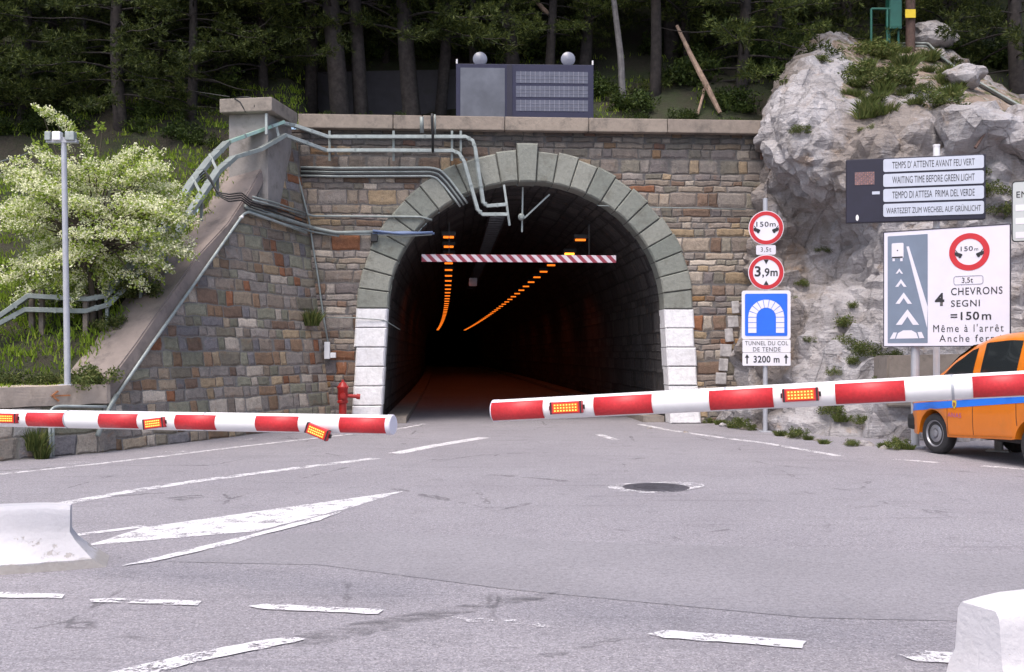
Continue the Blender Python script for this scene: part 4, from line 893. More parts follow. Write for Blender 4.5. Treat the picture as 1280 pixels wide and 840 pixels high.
# ------------------------------------------------------------------ barrier arms
def barrier(name, label, px0, py0, y0, px1, py1, y1, r, ext, strips, lamps, tip):
    p0, p1 = P(px0, py0, y0), P(px1, py1, y1); d = (p1 - p0).normalized()     # p0 tip, p1 at the frame edge
    e = thing(name, label, 'barrier', p0 + d * ((p1 - p0).length + ext)); e.location.z = 0
    L = (p1 - p0).length + ext
    def par(px, py0=0):                                     # distance from the tip seen at column px
        k = (px - CX) / F; return (p0.x - k * p0.y) / (k * d.y - d.x)
    x = d.cross(Vector((0, 0, 1))).normalized(); x = x if x.y < 0 else -x; up = x.cross(d); up = up if up.z > 0 else -up
    mb = MB(); mb.tube([p0 + d * .004, p0 + d * .03, p0 + d * L], [r * .96, r, r], 40); autosmooth(mb.build('boom', M['arm'], e), 50)
    mb = MB(); mb.lathe([(0, -.005), (r * .95, -.005), (r * 1.03, .0), (r * 1.035, .03), (r, .032)], 40, p0, Matrix((x, up, d)).transposed()); autosmooth(mb.build('end_cap', M['signlilac'], e), 30)
    mb = MB()
    for s_ in (1.32, 2.41): mb.tube([p0 + d * s_, p0 + d * (s_ + .012)], r + .0015, 32, cap=False)
    mb.build('joint_band', M['post'], e)
    for a, b_ in strips:
        t0, t1 = sorted((par(a), par(b_))); mb = MB(); K = 14; vs = []
        rad, th = r + .0025, R(50)
        for t in (t0, t1):
            for k in range(K + 1): w = -th + 2 * th * k / K - R(4); vs.append(p0 + d * t + x * math.cos(w) * rad + up * math.sin(w) * rad)
        mb.add(vs, [(k, k + 1, K + 2 + k, K + 1 + k) for k in range(K)]); o = mb.build('reflective_strip', M['red'], e, smooth=True)
        sm = o.modifiers.new('thickness', 'SOLIDIFY'); sm.thickness = .003; sm.offset = -1
    for a, b_, tilt, dv in lamps:
        t0, t1 = sorted((par(a), par(b_))); tc = (t0 + t1) / 2; w = t1 - t0; h = .066
        rgt = d if d.x > 0 else -d
        rt = Matrix.Rotation(R(tilt), 3, x); bx, bz = rt @ rgt, rt @ up; rm = Matrix((bx, -x, bz)).transposed()
        c = p0 + d * tc + x * (r + .006) + up * dv
        mb = MB(); mb.box(c, (w, .035, h), rm, bev=.005); ho = mb.build('warning_lamp', M['signred'], e)
        mb = MB()
        for s_ in (-1, 1): mb.box(c + bx * s_ * (w / 2 - .008), (.01, .037, h + .002), rm); mb.box(c + bx * s_ * (w / 2 + .004) - x * .012, (.012, .016, .024), rm)
        mb.build('lamp_bracket', M['dark'], ho)
        mb = MB(); mb.box(c + x * .018, (w - .045, .004, h - .018), rm); mb.build('led_panel', M['ledback'], ho)
        mb = MB(); nc = 8
        for i in range(nc):
            for j in range(3): mb.box(c + x * .0215 + bx * ((i + .5) / nc - .5) * (w - .05) + bz * (j - 1) * .0155, (.0075, .004, .007), rm)
        mb.build('led_dots', M['ledpix'], ho)
    # gate housing at the pivot, outside the photograph
    pv = p0 + d * L; mb = MB(); hy_ = .28 if px0 < 600 else -.3; mb.box((pv.x, pv.y + hy_, .55), (.42, .34, 1.1), bev=.03); mb.build('housing', mat('gate_housing_' + ('a' if px0 > 600 else 'b'), (.6, .6, .6), .5), e)
    mb = MB(); mb.tube([pv + Vector((0, -.02, 0)), Vector((pv.x, pv.y + hy_, pv.z))], .05, 14); mb.box((pv.x, pv.y + hy_, (1.1 + pv.z) / 2), (.2, .16, max(.1, pv.z - 1.0))); mb.build('pivot', M['dark'], e)
    return e
barrier('barrier_arm', 'level white barrier arm with red strips and a round end, reaching in from the left', 491, 531, 6.15, 0, 522.5, 7.05, .061, 1.8,
        [(486, 429), (378, 325), (275, 225), (178, 130), (86, 40)], [(389, 418, -20, -.045), (188, 214, 7, -.012), (6, 31, 0, .004)], True)
barrier('barrier_arm', 'higher white barrier arm with red strips, reaching in from the right and drooping slightly', 618, 513.5, 5.75, 1280, 479.5, 4.75, .062, 1.25,
        [(619, 683), (746, 818), (889, 968), (1045, 1131), (1215, 1295)], [(693, 733, 0, .0), (980, 1025, 0, .004)], False)

# ------------------------------------------------------------------ concrete barriers
def jersey(name, label, p0, ang, L, flare, h=.47, wb=.52, wt=.17, cut=.12):
    """Profile barrier: end face at p0, running L along ang."""
    d = Vector((math.cos(ang), math.sin(ang), 0)); x = Vector((-d.y, d.x, 0))
    prof = [(wb / 2, 0), (wb / 2, .07), (wb / 2 - .03, .085), (wt / 2 + .055, .2), (wt / 2 + .02, .28), (wt / 2, h - .03), (wt / 2 - .025, h)]
    full = prof + [(-a, b_) for a, b_ in prof[::-1]]; n = len(full); mb = MB()
    for i in range(15):
        s = [0, .03, .08, .15, .25, .4][i] if i < 6 else .4 + (L - .4) * (i - 5) / 9
        k = max(0, 1 - s / .35) ** 2
        for a, b_ in full:
            push = flare * (1 - min(1, b_ / .28)) ** 1.6 * max(0, 1 - s / .35); sc_ = 1 - cut * k
            mb.v.append(p0 + d * (s - push) + x * a * sc_ + Vector((0, 0, b_ - (.02 * k if b_ > .2 else 0))))
    for i in range(14):
        for k in range(n): k2 = (k + 1) % n; mb.f.append([i * n + k, i * n + k2, (i + 1) * n + k2, (i + 1) * n + k]); mb.m.append(0)
    for i in (0, 14): mb.f.append([i * n + k for k in range(n)]); mb.m.append(0)
    o = fixn(mb.build(name, M['flake'], base=p0)); tag(o, label, 'concrete barrier')
    bm = bmesh.new(); bm.from_mesh(o.data); bmesh.ops.triangulate(bm, faces=[f for f in bm.faces if len(f.verts) > 4]); bmesh.ops.subdivide_edges(bm, edges=bm.edges[:], cuts=3, use_grid_fill=True)
    for v in bm.verts: v.co += noise.noise_vector((v.co + p0) * 5) * .004
    bm.to_mesh(o.data); bm.free(); return autosmooth(o, 38)
jersey('concrete_barrier', 'low concrete barrier with flaking white paint and bare foot at the left edge', Vector((-3.36, 7.62, 0)), R(199), 2.6, .26)
jersey('concrete_barrier', 'low white painted concrete barrier cut off by the lower right corner', Vector((2.06, 4.42, 0)), R(20), 2.4, .06, .5, .5, .3, .22)
o = MB(); b0 = P(1112, 466, 18.6); b1 = P(1200, 466, 18.6)
o.prism([(b0.x, 18.75, .6), (b1.x + 1.2, 18.5, .6), (b1.x + 1.2, 18.5, 1.62), (b0.x + .02, 18.75, 1.56)], (.1, 1.0, 0)); o = fixn(o.build('concrete_block', M['concrete'], base=(b0.x, 18.75, .6)))
tag(o, 'plain concrete block wall set against the rock behind the van', 'wall')
bm = bmesh.new(); bm.from_mesh(o.data); bmesh.ops.bevel(bm, geom=bm.edges[:], offset=.03, segments=2, affect='EDGES'); bm.to_mesh(o.data); bm.free()

# ------------------------------------------------------------------ orange van, nose away from the camera
VW = Vector((6.75, 16.0, 0)); HD = R(100)                       # near front wheel, heading
van = thing('service_van', 'orange service van with blue side stripe parked beside the large white sign', 'van', (0, 0, 0), HD)
fwd = Vector((math.cos(HD), math.sin(HD), 0)); lft = Vector((-fwd.y, fwd.x, 0)); HW = .79
van.location = VW - lft * (HW - .0)                              # centre of the front axle
WB, WR = 2.35, .325
def lerp_tab(tab, x):
    if x >= tab[0][0]: return tab[0][1]
    for (x0, v0), (x1, v1) in zip(tab, tab[1:]):
        if x1 <= x <= x0: k = (x0 - x) / (x0 - x1); return v0 + (v1 - v0) * (k * k * (3 - 2 * k) * .3 + k * .7)
    return tab[-1][1]
TOPZ = [(.80, .66), (.78, .78), (.70, .92), (.5, 1.03), (.3, 1.1), (.12, 1.16), (-.05, 1.31), (-.5, 1.63), (-.85, 1.81), (-1.2, 1.9), (-1.7, 1.93), (-2.5, 1.9), (-2.85, 1.84), (-3.0, 1.68), (-3.06, 1.2)]
WID = [(.80, .5), (.76, .64), (.66, .75), (.45, .815), (.0, .835), (-2.5, .835), (-2.9, .8), (-3.06, .74)]
BOT = [(.80, .45), (.76, .34), (.6, .28), (.0, .28), (-.4, .3), (-1.9, .38), (-2.6, .4), (-3.06, .45)]
WAIST = lambda x: 1.02 - .05 * x
def bot(x):
    z = lerp_tab(BOT, x)
    for xa in (0, -WB):
        dd = abs(x - xa); ra = .40
        if dd < ra: z = max(z, WR + math.sqrt(ra * ra - dd * dd) - .02)
    return z
def sect(x):
    w, zt, zb = lerp_tab(WID, x), lerp_tab(TOPZ, x), bot(x); zs = lerp_tab(BOT, x)
    wz = min(WAIST(x), zt - .05); gl = max(0, min(1, (zt - WAIST(x)) / .75))
    wr = w * (1 - .17 * gl - .05)
    zb2 = min(zb, wz - .05)
    return [(0, zs + .02), (w * (.8 if zb2 <= zs + .01 else .66), zs + .02), ((w * .96, zs + .03) if zb2 <= zs + .01 else (w * .66, zb2 - .01)), (w * .975, zb2), (w, zb2 + (wz - zb2) * .25), (w * 1.005, zb2 + (wz - zb2) * .6), (w * .985, wz), (w * .97 - (w * .97 - wr) * .5, wz + (zt - wz) * .48), (wr, zt - .1 * gl - .03), (wr - .07 * gl - .03, zt - .035 * gl - .012), (wr * .55, zt - .004), (0, zt)]
xs = [.80, .785, .76, .73, .7, .65, .6, .55, .5, .45] + [.44 - .03 * i for i in range(1, 31)] + [-.5 - .1 * i for i in range(0, 15)] + [-1.93 - .03 * i for i in range(1, 30)] + [-2.85, -2.92, -3.0, -3.04, -3.06]
xs = sorted(set(round(x, 3) for x in xs), reverse=True)
mb = MB(); n = 12
for x in xs:
    s_ = sect(x)
    for y, z in s_: mb.v.append(Vector((x, y, z)))
    for y, z in s_[::-1][1:-1]: mb.v.append(Vector((x, -y, z)))
k_ = 2 * n - 2
for i in range(len(xs) - 1):
    for k in range(k_): k2 = (k + 1) % k_; mb.f.append([i * k_ + k, i * k_ + k2, (i + 1) * k_ + k2, (i + 1) * k_ + k]); mb.m.append(0)
for i in (0, len(xs) - 1): mb.f.append([i * k_ + k for k in range(k_)]); mb.m.append(0)
M['vanpaint'] = mat('orange_van_paint', (.72, .19, .008), .35, 0, .05, 3, 0, (.5, .17, .03), .35); M['vanpaint'].node_tree.nodes['Principled BSDF'].inputs['Coat Weight'].default_value = .4
M['vanblue'] = mat('blue_van_stripe', (.03, .2, .8), .3, 0, .03, 4)
M['glass'] = mat('dark_car_glass', (.02, .024, .026), .06, 0, .05, 2, spec=.7)
M['trim'] = mat('black_trim', (.022, .022, .024), .6)
M['rim'] = mat('steel_rim', (.33, .33, .36), .4, .6, .15, 12)
body = autosmooth(fixn(mb.build('body', M['vanpaint'], van, local=True)), 42)
def side_pt(x, z, off, sg=1):                                   # point of the body side at given height
    s_ = sect(x)[3:10]
    for (y0, z0), (y1, z1) in zip(s_, s_[1:]):
        if z0 <= z <= z1: k = (z - z0) / max(1e-6, z1 - z0); return Vector((x, sg * (y0 + (y1 - y0) * k + off), z))
    y0, z0 = s_[0] if z < s_[0][1] else s_[-1]; return Vector((x, sg * (y0 + off), z))
def side_patch(name, xa, xb, zlo, zhi, m, off, parent, label=None, N=22, KZ=8):
    for sg in (1, -1):
        mb = MB()
        for i in range(N + 1):
            x = xa + (xb - xa) * i / N; a, b_ = zlo(x), zhi(x)
            for k in range(KZ + 1): mb.v.append(side_pt(x, a + (b_ - a) * k / KZ, off, sg))
        for i in range(N):
            for k in range(KZ): q = [i * (KZ + 1) + k, i * (KZ + 1) + k + 1, (i + 1) * (KZ + 1) + k + 1, (i + 1) * (KZ + 1) + k]; mb.f.append(q if sg < 0 else q[::-1]); mb.m.append(0)
        o = mb.build(name, m, parent, smooth=True, local=True)
        if label: o['label'] = label
stripe_lo = lambda x: .665 - .095 * (x - .5); stripe_hi = lambda x: .785 - .085 * (x - .5)
side_patch('blue_stripe', .62, -2.95, lambda x: max(stripe_lo(x), bot(x) + .02), lambda x: max(stripe_hi(x), bot(x) + .03), M['vanblue'], .004, van, N=60)
topw = lambda x: lerp_tab(TOPZ, x) - .15
side_patch('side_window', -.1, -.96, lambda x: WAIST(x) + .05, lambda x: max(WAIST(x) + .06, topw(x)), M['glass'], .006, van)
side_patch('side_window', -1.14, -1.95, lambda x: WAIST(x) + .05, lambda x: topw(x) + .015, M['glass'], .006, van)
side_patch('side_window', -2.1, -2.85, lambda x: WAIST(x) + .05, lambda x: topw(x) + .01, M['glass'], .006, van)
for xa in (-.42, -1.05, -2.02): side_patch('door_seam', xa, xa - .012, lambda x: bot(x) + .05, lambda x: WAIST(x) + .02, M['trim'], .003, van, N=1)
side_patch('rubbing_strip', -.44, -1.93, lambda x: bot(x) + .02, lambda x: bot(x) + .045, mat('darker_orange', (.5, .14, .01), .4), .012, van, N=20, KZ=1)
for xa in (-.9, -1.9):
    for sg in (1, -1):
        mb = MB(); mb.box(side_pt(xa, stripe_hi(xa) + .06, .02, sg), (.14, .03, .035), bev=.01); mb.build('door_handle', M['trim'], van, local=True)
# windscreen and rear window follow the roof line
for nm, xa, xb in (('windscreen', .06, -.74), ('rear_window', -2.9, -3.03)):
    mb = MB(); N = 14
    for i in range(N + 1):
        x = xa + (xb - xa) * i / N; s_ = sect(x)
        for k in range(-6, 7): y = k / 6 * s_[8][0] * .92; mb.v.append(Vector((x + .004, y, lerp_tab(TOPZ, x) - .035 * abs(k / 6) ** 4 + .006)))
    for i in range(N):
        for k in range(12): mb.f.append([i * 13 + k, i * 13 + k + 1, (i + 1) * 13 + k + 1, (i + 1) * 13 + k]); mb.m.append(0)
    fixn(mb.build(nm, M['glass'], van, smooth=True, local=True))
mb = MB()
for y in (-1, 1): pass
mb.box((.63, 0, .47), (.36, 1.56, .27), bev=.08); mb.build('bumper', M['trim'], van, local=True)
for sg in (1, -1):
    mb = MB(); mb.box((.66, sg * .6, .8), (.2, .22, .14), bev=.04); mb.build('headlight', M['lens'], van, local=True)
    mb = MB(); mb.box((-.12, sg * .96, 1.16), (.1, .2, .15), bev=.03); mb.bar([(-.1, sg * .8, 1.1), (-.11, sg * .93, 1.13)], .04, .04); mb.build('wing_mirror', M['trim'], van, local=True)
    mb = MB(); mb.box((-2.99, sg * .7, 1.1), (.08, .1, .42), bev=.02); mb.build('tail_light', M['signred'], van, local=True)
for xa in (0, -WB):
    for sg in (1, -1):
        steer = Matrix.Rotation(R(5) if xa == 0 else 0, 3, 'Z'); ax = steer @ Matrix.Rotation(R(-90 * sg), 3, 'X'); c = Vector((xa, sg * (HW - .1), WR))
        w = thing('wheel', None, None); w.parent = van; w.location = (0, 0, 0)
        mb = MB(); mb.lathe([(.205, -.09), (.27, -.1), (.305, -.085), (.325, -.05), (.325, .05), (.305, .085), (.27, .1), (.215, .095), (.2, .07)], 40, c, ax); autosmooth(mb.build('tyre', M['rubber'], w, local=True), 50)
        mb = MB(); mb.lathe([(.21, .06), (.212, .092), (.2, .094), (.19, .07), (.165, .055), (.13, .075), (.085, .085), (.065, .07), (.062, .1), (.04, .108), (0, .108)], 40, c, ax)
        autosmooth(mb.build('rim', M['rim'], w, local=True), 40)
        mb = MB()
        for k in range(12):
            a = 2 * math.pi * k / 12; q = ax @ Vector((.158 * math.cos(a), .158 * math.sin(a), .062)); mb.lathe([(.02, -.01), (.02, .005), (0, .006)], 10, c + q, ax)
        mb.build('rim_hole', M['trim'], w, local=True)
    mb = MB(); mb.tube([(xa, -HW + .2, WR), (xa, HW - .2, WR)], .06, 8); mb.build('axle', M['dark'], van, local=True)
mb = MB(); mb.box((-1.15, 0, .42), (3.3, 1.3, .2)); mb.build('underbody', M['dark'], van, local=True)
# crest and small lettering on the door
xc, zc = -.62, .74
mb = MB(); a = side_pt(xc, .82, .01)
mb.prism([a + Vector((dx, 0, dz)) for dx, dz in ((.05, .06), (-.05, .06), (-.05, -.02), (0, -.07), (.05, -.02))], (0, .003, 0)); o = mb.build('door_crest', M['yellow'], van, local=True)
mb = MB(); mb.prism([a + Vector((dx, .004, dz)) for dx, dz in ((.03, .03), (-.03, .03), (-.03, -.01), (0, -.04), (.03, -.01))], (0, .003, 0)); mb.build('crest_field', mat('crest_brown', (.3, .12, .05), .5), o, local=True)
lt = text_obj('door_lettering', 'ANAS', (-.17, .17, -.035, .035), 0, mat('mauve_letters', (.45, .12, .3), .5), van, 1.2, .01)
aa = side_pt(xc, .655, .01); lt.location = aa; lt.rotation_euler = (0, 0, R(180))
for v in lt.data.vertices: v.co.y = 0
# ------------------------------------------------------------------ cable trays over the wing wall and portal
def fx(px, py, off=.3): return FAC.hit(px, py, off)
def tray(name, label, pts, w, h, br_from=None):
    e = thing(name, label, 'cable tray', pts[0]); return e
upper = [P(-420, 400, 16.4), P(-60, 398, 16.9), P(0, 395, 17.1), P(36, 370, 17.3), P(110, 374, 17.5), P(130, 370, 17.6), P(168, 327, 18.2), P(200, 292, 18.7), P(240, 228, 19.5), P(262, 200, 19.9), P(284, 178, 20.3)]
upper2 = [P(284, 178, 20.3), P(320, 165, 20.8), P(352, 153.5, 21.2)]
upper3 = [P(352, 153.5, 21.2), P(368, 157, 21.6), fx(410, 171, .5), fx(480, 171, .42), fx(582, 171, .36), fx(591, 176, .36), fx(594, 186, .36), fx(598, 215, .34), fx(604, 253, .3), fx(609, 257.5, .28), fx(634, 255.5, .25)]
lower = [P(-420, 410, 16.4), P(-60, 408, 16.9), P(0, 404, 17.1), P(32, 387, 17.3), P(108, 389, 17.5), P(134, 381, 17.6), P(176, 338, 18.1), P(208, 310, 18.5), P(252, 244, 19.3), P(272, 214, 19.7), P(292, 197, 20.1)]
lower2 = [P(292, 197, 20.1), P(325, 187, 20.6), P(356, 169, 21.1)]
lower3 = [P(356, 169, 21.1), fx(408, 188, .5), fx(480, 188, .42), fx(566, 188.5, .36), fx(574, 192, .36), fx(580, 202, .36), fx(597, 262, .3), fx(603, 268, .28), fx(635, 268, .25)]
def make_tray(name, label, segs):
    e = thing(name, label, 'cable tray', segs[0][0][0])
    for pts, w, h, m, part in segs:
        mb = MB(); mb.bar(pts, w, h, m=0); o = mb.build(part, m, e)
        bm = bmesh.new(); bm.from_mesh(o.data); bmesh.ops.bevel(bm, geom=[x for x in bm.edges if x.calc_face_angle(0) > .8], offset=.006, segments=1, affect='EDGES'); bm.to_mesh(o.data); bm.free()
        mb = MB(); tot_l = 0                         # overlapping lids every two metres
        for a, b_ in zip(pts, pts[1:]):
            nseg = max(1, int((b_ - a).length / 1.1))
            for k in range(nseg): c = a + (b_ - a) * (k + .5) / nseg; dd = (b_ - a).normalized() * .02; mb.bar([c - dd, c + dd], w + .012, h + .012)
        mb.build('joint_strap', M['galv'], o)
    return e
tu = make_tray('cable_tray', 'upper galvanised cable tray climbing the bank to the pier and crossing above the arch', [(upper, .2, .085, M['galv'], 'sloping_run'), (upper2, .3, .07, M['galv_green'], 'crest_lid'), (upper3, .085, .075, M['galv_light'], 'level_run')])
tl_ = make_tray('cable_tray', 'lower galvanised cable tray running just beneath the other tray up to the arch', [(lower, .18, .085, M['galv'], 'sloping_run'), (lower2, .16, .08, M['galv'], 'crest_run'), (lower3, .085, .075, M['galv_light'], 'level_run')])
for (a, b_) in ((5, 5), (6, 6), (7, 7), (8, 8), (9, 9)):
    mb = MB(); p, q = upper[a] + Vector((0, 0, .12)), lower[b_] + Vector((0, 0, -.5)); mb.bar([p, lower[b_]], .05, .03, up=(0, 1, 0)); mb.bar([lower[b_], q], .05, .05, up=(0, 1, 0)); mb.build('bracket', M['galv'], tu)
for px in (412, 492, 565, 576):
    mb = MB(); mb.bar([fx(px, 163.5, .3), fx(px, 201, .3)], .05, .03, up=(0, 1, 0))
    for py in (172, 188): mb.bar([fx(px, py, .0), fx(px, py, .4)], .04, .04)
    mb.build('bracket', M['galv'], tu)
mb = MB(); mb.bar([P(333, 142, 20.7), P(333, 168, 20.7)], .05, .05, up=(0, 1, 0)); mb.bar([P(345, 156, 21.0), P(349, 172, 21.0)], .05, .03, up=(0, 1, 0)); mb.build('bracket', M['galv_light'], tu)
mb = MB(); mb.bar([fx(630, 231, .1), fx(637, 282, .1)], .05, .05, up=(0, 1, 0)); mb.build('end_bracket', M['galv_light'], tu)
for px, y0, y1, nm in ((40, 362, 432, 'wooden post with pale head standing left of the other two under the trays'), (52.5, 362, 424, 'wooden post second from the left under the trays, close to its neighbour'), (107.5, 368, 396, 'short wooden post under the cable trays beside the hawthorn trunk')):
    a = P(px, y1, 17.5); a.z = hill_z(a.x, a.y) - .2; b_ = P(px, y0, 17.5); mb = MB(); mb.bar([a, b_], .08, .08, up=(0, 1, 0)); tag(mb.build('wooden_post', M['wood'], base=a), nm, 'post', 'wooden posts under the cable trays')
# bundles and pipes: each run is one thing
def pipes(name, label, cat, runs, m=None):
    e = thing(name, label, cat, runs[0][1][0])
    for part, pts, r, mm in runs:
        mb = MB(); sm = []
        for i, p in enumerate(pts):
            if 0 < i < len(pts) - 1: a, b_ = pts[i - 1], pts[i + 1]; la = min(.12, (p - a).length * .4); lb = min(.12, (b_ - p).length * .4); sm += [p + (a - p).normalized() * la, p * .7 + ((p + (a - p).normalized() * la) + (p + (b_ - p).normalized() * lb)) * .15, p + (b_ - p).normalized() * lb]
            else: sm.append(p)
        mb.tube(sm, r, 8); mb.build(part, mm, e, smooth=True)
    return e
W_ = lambda px, py, off=.14: WING.hit(px, py, off)
runs = []
for k in range(4):
    o = k * 3.0; runs.append(('cable', [P(249 + k, 219 + o, 19.0), P(256 + k, 212 + o, 18.95), P(264 + k, 224 + o, 18.9), P(271 + k, 240 + o * .6, 18.85), P(286, 243 + o, 18.8), W_(302, 241 + o, .2), W_(313, 250 + o, .18), W_(345, 257 + o * 1.4, .14), W_(382, 270 + o * 1.5, .12)], .0135, M['cable']))
for k in range(2): runs.append(('conduit', [W_(316, 246 + k * 4, .22), W_(345, 254 + k * 4, .2), W_(381, 266 + k * 3, .16)], .022, M['galv']))
pipes('cable_bundle', 'thick bundle of black cables looping down from the tray and across the wing wall', 'cables', runs)
pipes('cable_duct', 'grey cable duct crossing the wing wall to the arch, blue cables at its end', 'cable duct', [('duct', [W_(306, 258, .12), W_(350, 272, .12), W_(392, 285, .12), fx(420, 291, .14), fx(470, 290, .14)], .045, M['galv']), ('duct', [W_(309, 263, .1), W_(352, 279, .1), W_(392, 290, .1), fx(424, 295, .12)], .025, M['galv']),
    ('blue_cable', [fx(466, 288.5, .2), fx(500, 292, .18), fx(541, 290.5, .16)], .03, M['bluecable']), ('blue_cable', [fx(466, 292, .16), fx(505, 290, .16), fx(543, 292, .1)], .025, M['bluecable']), ('blue_cable', [fx(430, 293, .14), fx(470, 293, .14), fx(508, 295, .12), fx(540, 293, .1)], .02, M['galv_light'])])
mb = MB(); mb.box(fx(468, 296, .1), (.14, .16, .22), bev=.01); tag(mb.build('junction_box', M['dark'], base=fx(468, 302, .1)), 'small dark junction box under the duct left of the arch', 'junction box')
pipes('conduit', 'thin straight conduit crossing the stones left of the arch below the coping', 'pipe', [('pipe', [W_(384, 268, .1), fx(392, 270, .1), fx(460, 270.5, .1), fx(526, 271, .12), fx(540, 275, .1)], .026, M['galv'])])
runs = []
for k, mm in enumerate((M['galv_light'], M['cable'], M['galv'], M['cable'], M['galv_light'])):
    o = k * 2.6; runs.append(('pipe', [fx(376, 209 + o, .06), fx(420, 210 + o, .1), fx(538, 209.5 + o, .1), fx(550 - k, 212 + o, .1), fx(562 - k * 1.4, 224 + o * .9, .1), fx(579 - k * 2.2, 247 + o * .4, .1), fx(584 - k * 2.2, 254 + o * .4, .0)], .026, mm))
pipes('pipe_bundle', 'bundle of five parallel pipes under the trays bending down into the arch', 'pipes', runs)
pipes('corner_pipe', 'thin pipe running down the corner between wing wall and portal', 'pipe', [('pipe', [fx(369, 206, .1), fx(386, 274, .1), fx(393, 320, .1), fx(398, 350, .1), fx(404, 395, .1), fx(411, 433, .1)], .022, M['galv'])])
mb = MB(); mb.box(fx(409, 438, .12), (.12, .1, .38), bev=.012); o = mb.build('switch_box', M['white'], base=fx(409, 450, .12)); mb = MB(); mb.box(fx(416.5, 444, .1), (.12, .09, .12), bev=.01); o2 = mb.build('side_box', M['white'], o)
tag(o, 'small white switch box fixed at the foot of the corner pipe', 'switch box')
pipes('drain_pipe', 'long pale pipe following the lower edge of the slanting cap down to the road', 'pipe', [('pipe', [W_(383, 291, .14), W_(345, 277, .14), W_(310, 265, .14), W_(304, 268, .16), W_(250, 345, .16), W_(190, 430, .16), W_(143, 499, .16)], .028, M['galv_light']), ('sleeve', [W_(146, 494, .16), W_(138, 507, .15), W_(130, 524, .13), W_(122, 545, .13)], .042, M['galv']), ('upper_bracket', [W_(300, 272, .1), W_(303, 271, .2)], .03, M['white'])])
yb = lambda px, py: P(px, py, 15.42)
pipes('conduit', 'thin pale conduit bending down the low wall below its coping', 'pipe', [('pipe', [P(133, 508.5, 16.0), P(110, 508, 15.75), P(72, 507.5, 15.4), P(64, 511, 15.3), P(62, 530, 15.25), P(63, 572, 15.25)], .022, M['galv_light']), ('pipe', [P(66, 520, 15.3), P(66, 571, 15.3)], .03, M['galv'])])
runs = [('cable', [fx(527, 146, .75), fx(527.5, 166, .7)], .045, M['galv']), ('cable', [fx(540, 142, .76), fx(540, 150, .78), fx(541, 168, .7), fx(541, 190, .4)], .03, M['cable']), ('cable', [fx(543.5, 143, .74), fx(544, 167, .7)], .02, M['galv'])]
pipes('coping_straps', 'grey strap and black cable bent over the coping left of the display panel', 'cables', runs)
pipes('sagging_cable', 'thin cable strung across the stones right of the arch', 'cable', [('wire', [fx(748, 257, .05), fx(800, 259, .05), fx(860, 260, .05), fx(932, 262, .04)], .012, M['galv'])])
pipes('sagging_cable', 'thin cable stretched across the left foot of the arch', 'cable', [('wire', [fx(408, 397, .12), fx(440, 397, .14), fx(480, 400, .1), fx(500, 412, -.2)], .011, M['galv'])])
pipes('overhead_cable', 'thin dark cable strung through the trees above the bank', 'cable', [('wire', [P(-40, 212, 19), P(20, 197, 20.5), P(60, 182, 22)], .012, M['galv'])])
pipes('overhead_cable', 'thin cable strung below the trees to the slab of the pier', 'cable', [('wire', [P(140, 92, 24), P(200, 108, 23.5), P(287, 121, 21.5)], .01, M['cable'])])
pipes('pier_cable', 'thin dark cable looped over the concrete slab of the pier', 'cable', [('wire', [P(293, 123, 20.72), P(300, 127, 20.7), P(307, 140, 20.7)], .014, M['cable']), ('wire', [P(296, 122, 20.75), P(309, 121, 20.72), P(318, 123.5, 20.68), P(318, 134, 20.66)], .012, M['cable'])])
# pipes on the right hand bank
runs = []
for k in range(3):
    o = k * 4.0; runs.append(('pipe', [P(1105, 54 + o * .5, 26.6), P(1160, 54 + o * .5, 26), P(1178, 72 + o, 25), P(1205, 92 + o, 24), P(1250, 118 + o, 23), P(1300, 146 + o, 22), P(1420, 210 + o, 20.8)], .028, M['galv'] if k != 1 else M['cable']))
pipes('pipe_bundle', 'three grey pipes running down the grassy slope at the upper right', 'pipes', runs)
# ------------------------------------------------------------------ hydrant
hp = Vector((0, 0, 0)) + FO + FU * (-4.12) + FN * (-.42); hy = thing('fire_hydrant', 'red pillar hydrant standing beside the left white foot of the arch', 'hydrant', hp)
mb = MB(); mb.lathe([(.16, 0), (.16, .03), (.085, .05), (.085, .5), (.12, .52), (.12, .56), (.1, .58), (.115, .62), (.115, .82), (.13, .84), (.13, .87), (.1, .9), (.075, .95), (.03, .985), (.03, 1.02), (0, 1.03)], 20, hp); autosmooth(mb.build('barrel', M['hydrant'], hy), 40)
for ang, z, l in ((5, .68, .3), (-80, .7, .16)):
    d = Vector((math.cos(R(ang)), math.sin(R(ang)), -.08)).normalized(); p = hp + Vector((0, 0, z)) + d * .08; mb = MB(); mb.tube([p, p + d * (l - .08), p + d * (l - .08), p + d * l], [.042, .042, .06, .06], 12); mb.build('outlet', M['hydrant'], hy)
# ------------------------------------------------------------------ lamp mast on the low wall
lp = P(84.5, 482, 15.75); lp.z = 1.1; mast = thing('floodlight_mast', 'slender grey steel mast with four small white floodlights on the low wall', 'mast', lp)
zt = P(80, 172, 15.75).z; tp = Vector((lp.x - .06, lp.y, zt)); mb = MB(); mb.tube([lp, tp], [.05, .042], 14); mb.box(lp + Vector((0, 0, .01)), (.2, .2, .02)); mb.build('pole', M['post'], mast, smooth=False)
mb = MB(); a, b_ = P(59, 178.5, 15.75), P(97, 177.5, 15.75); a.z = b_.z = zt - .06; mb.bar([a, b_], .09, .05); mb.build('crossbar', M['post'], mast)
for px, w in ((61, .09), (72, .13), (86, .08), (91.5, .07)):
    c = P(px, 170.5, 15.72); mb = MB(); mb.box(c, (w, .12, .14), bev=.015); mb.tube([c + Vector((0, 0, -.07)), Vector((c.x, c.y, zt - .05))], .02, 6); mb.build('floodlight', M['white'] if w > .1 else M['galv_light'], mast)
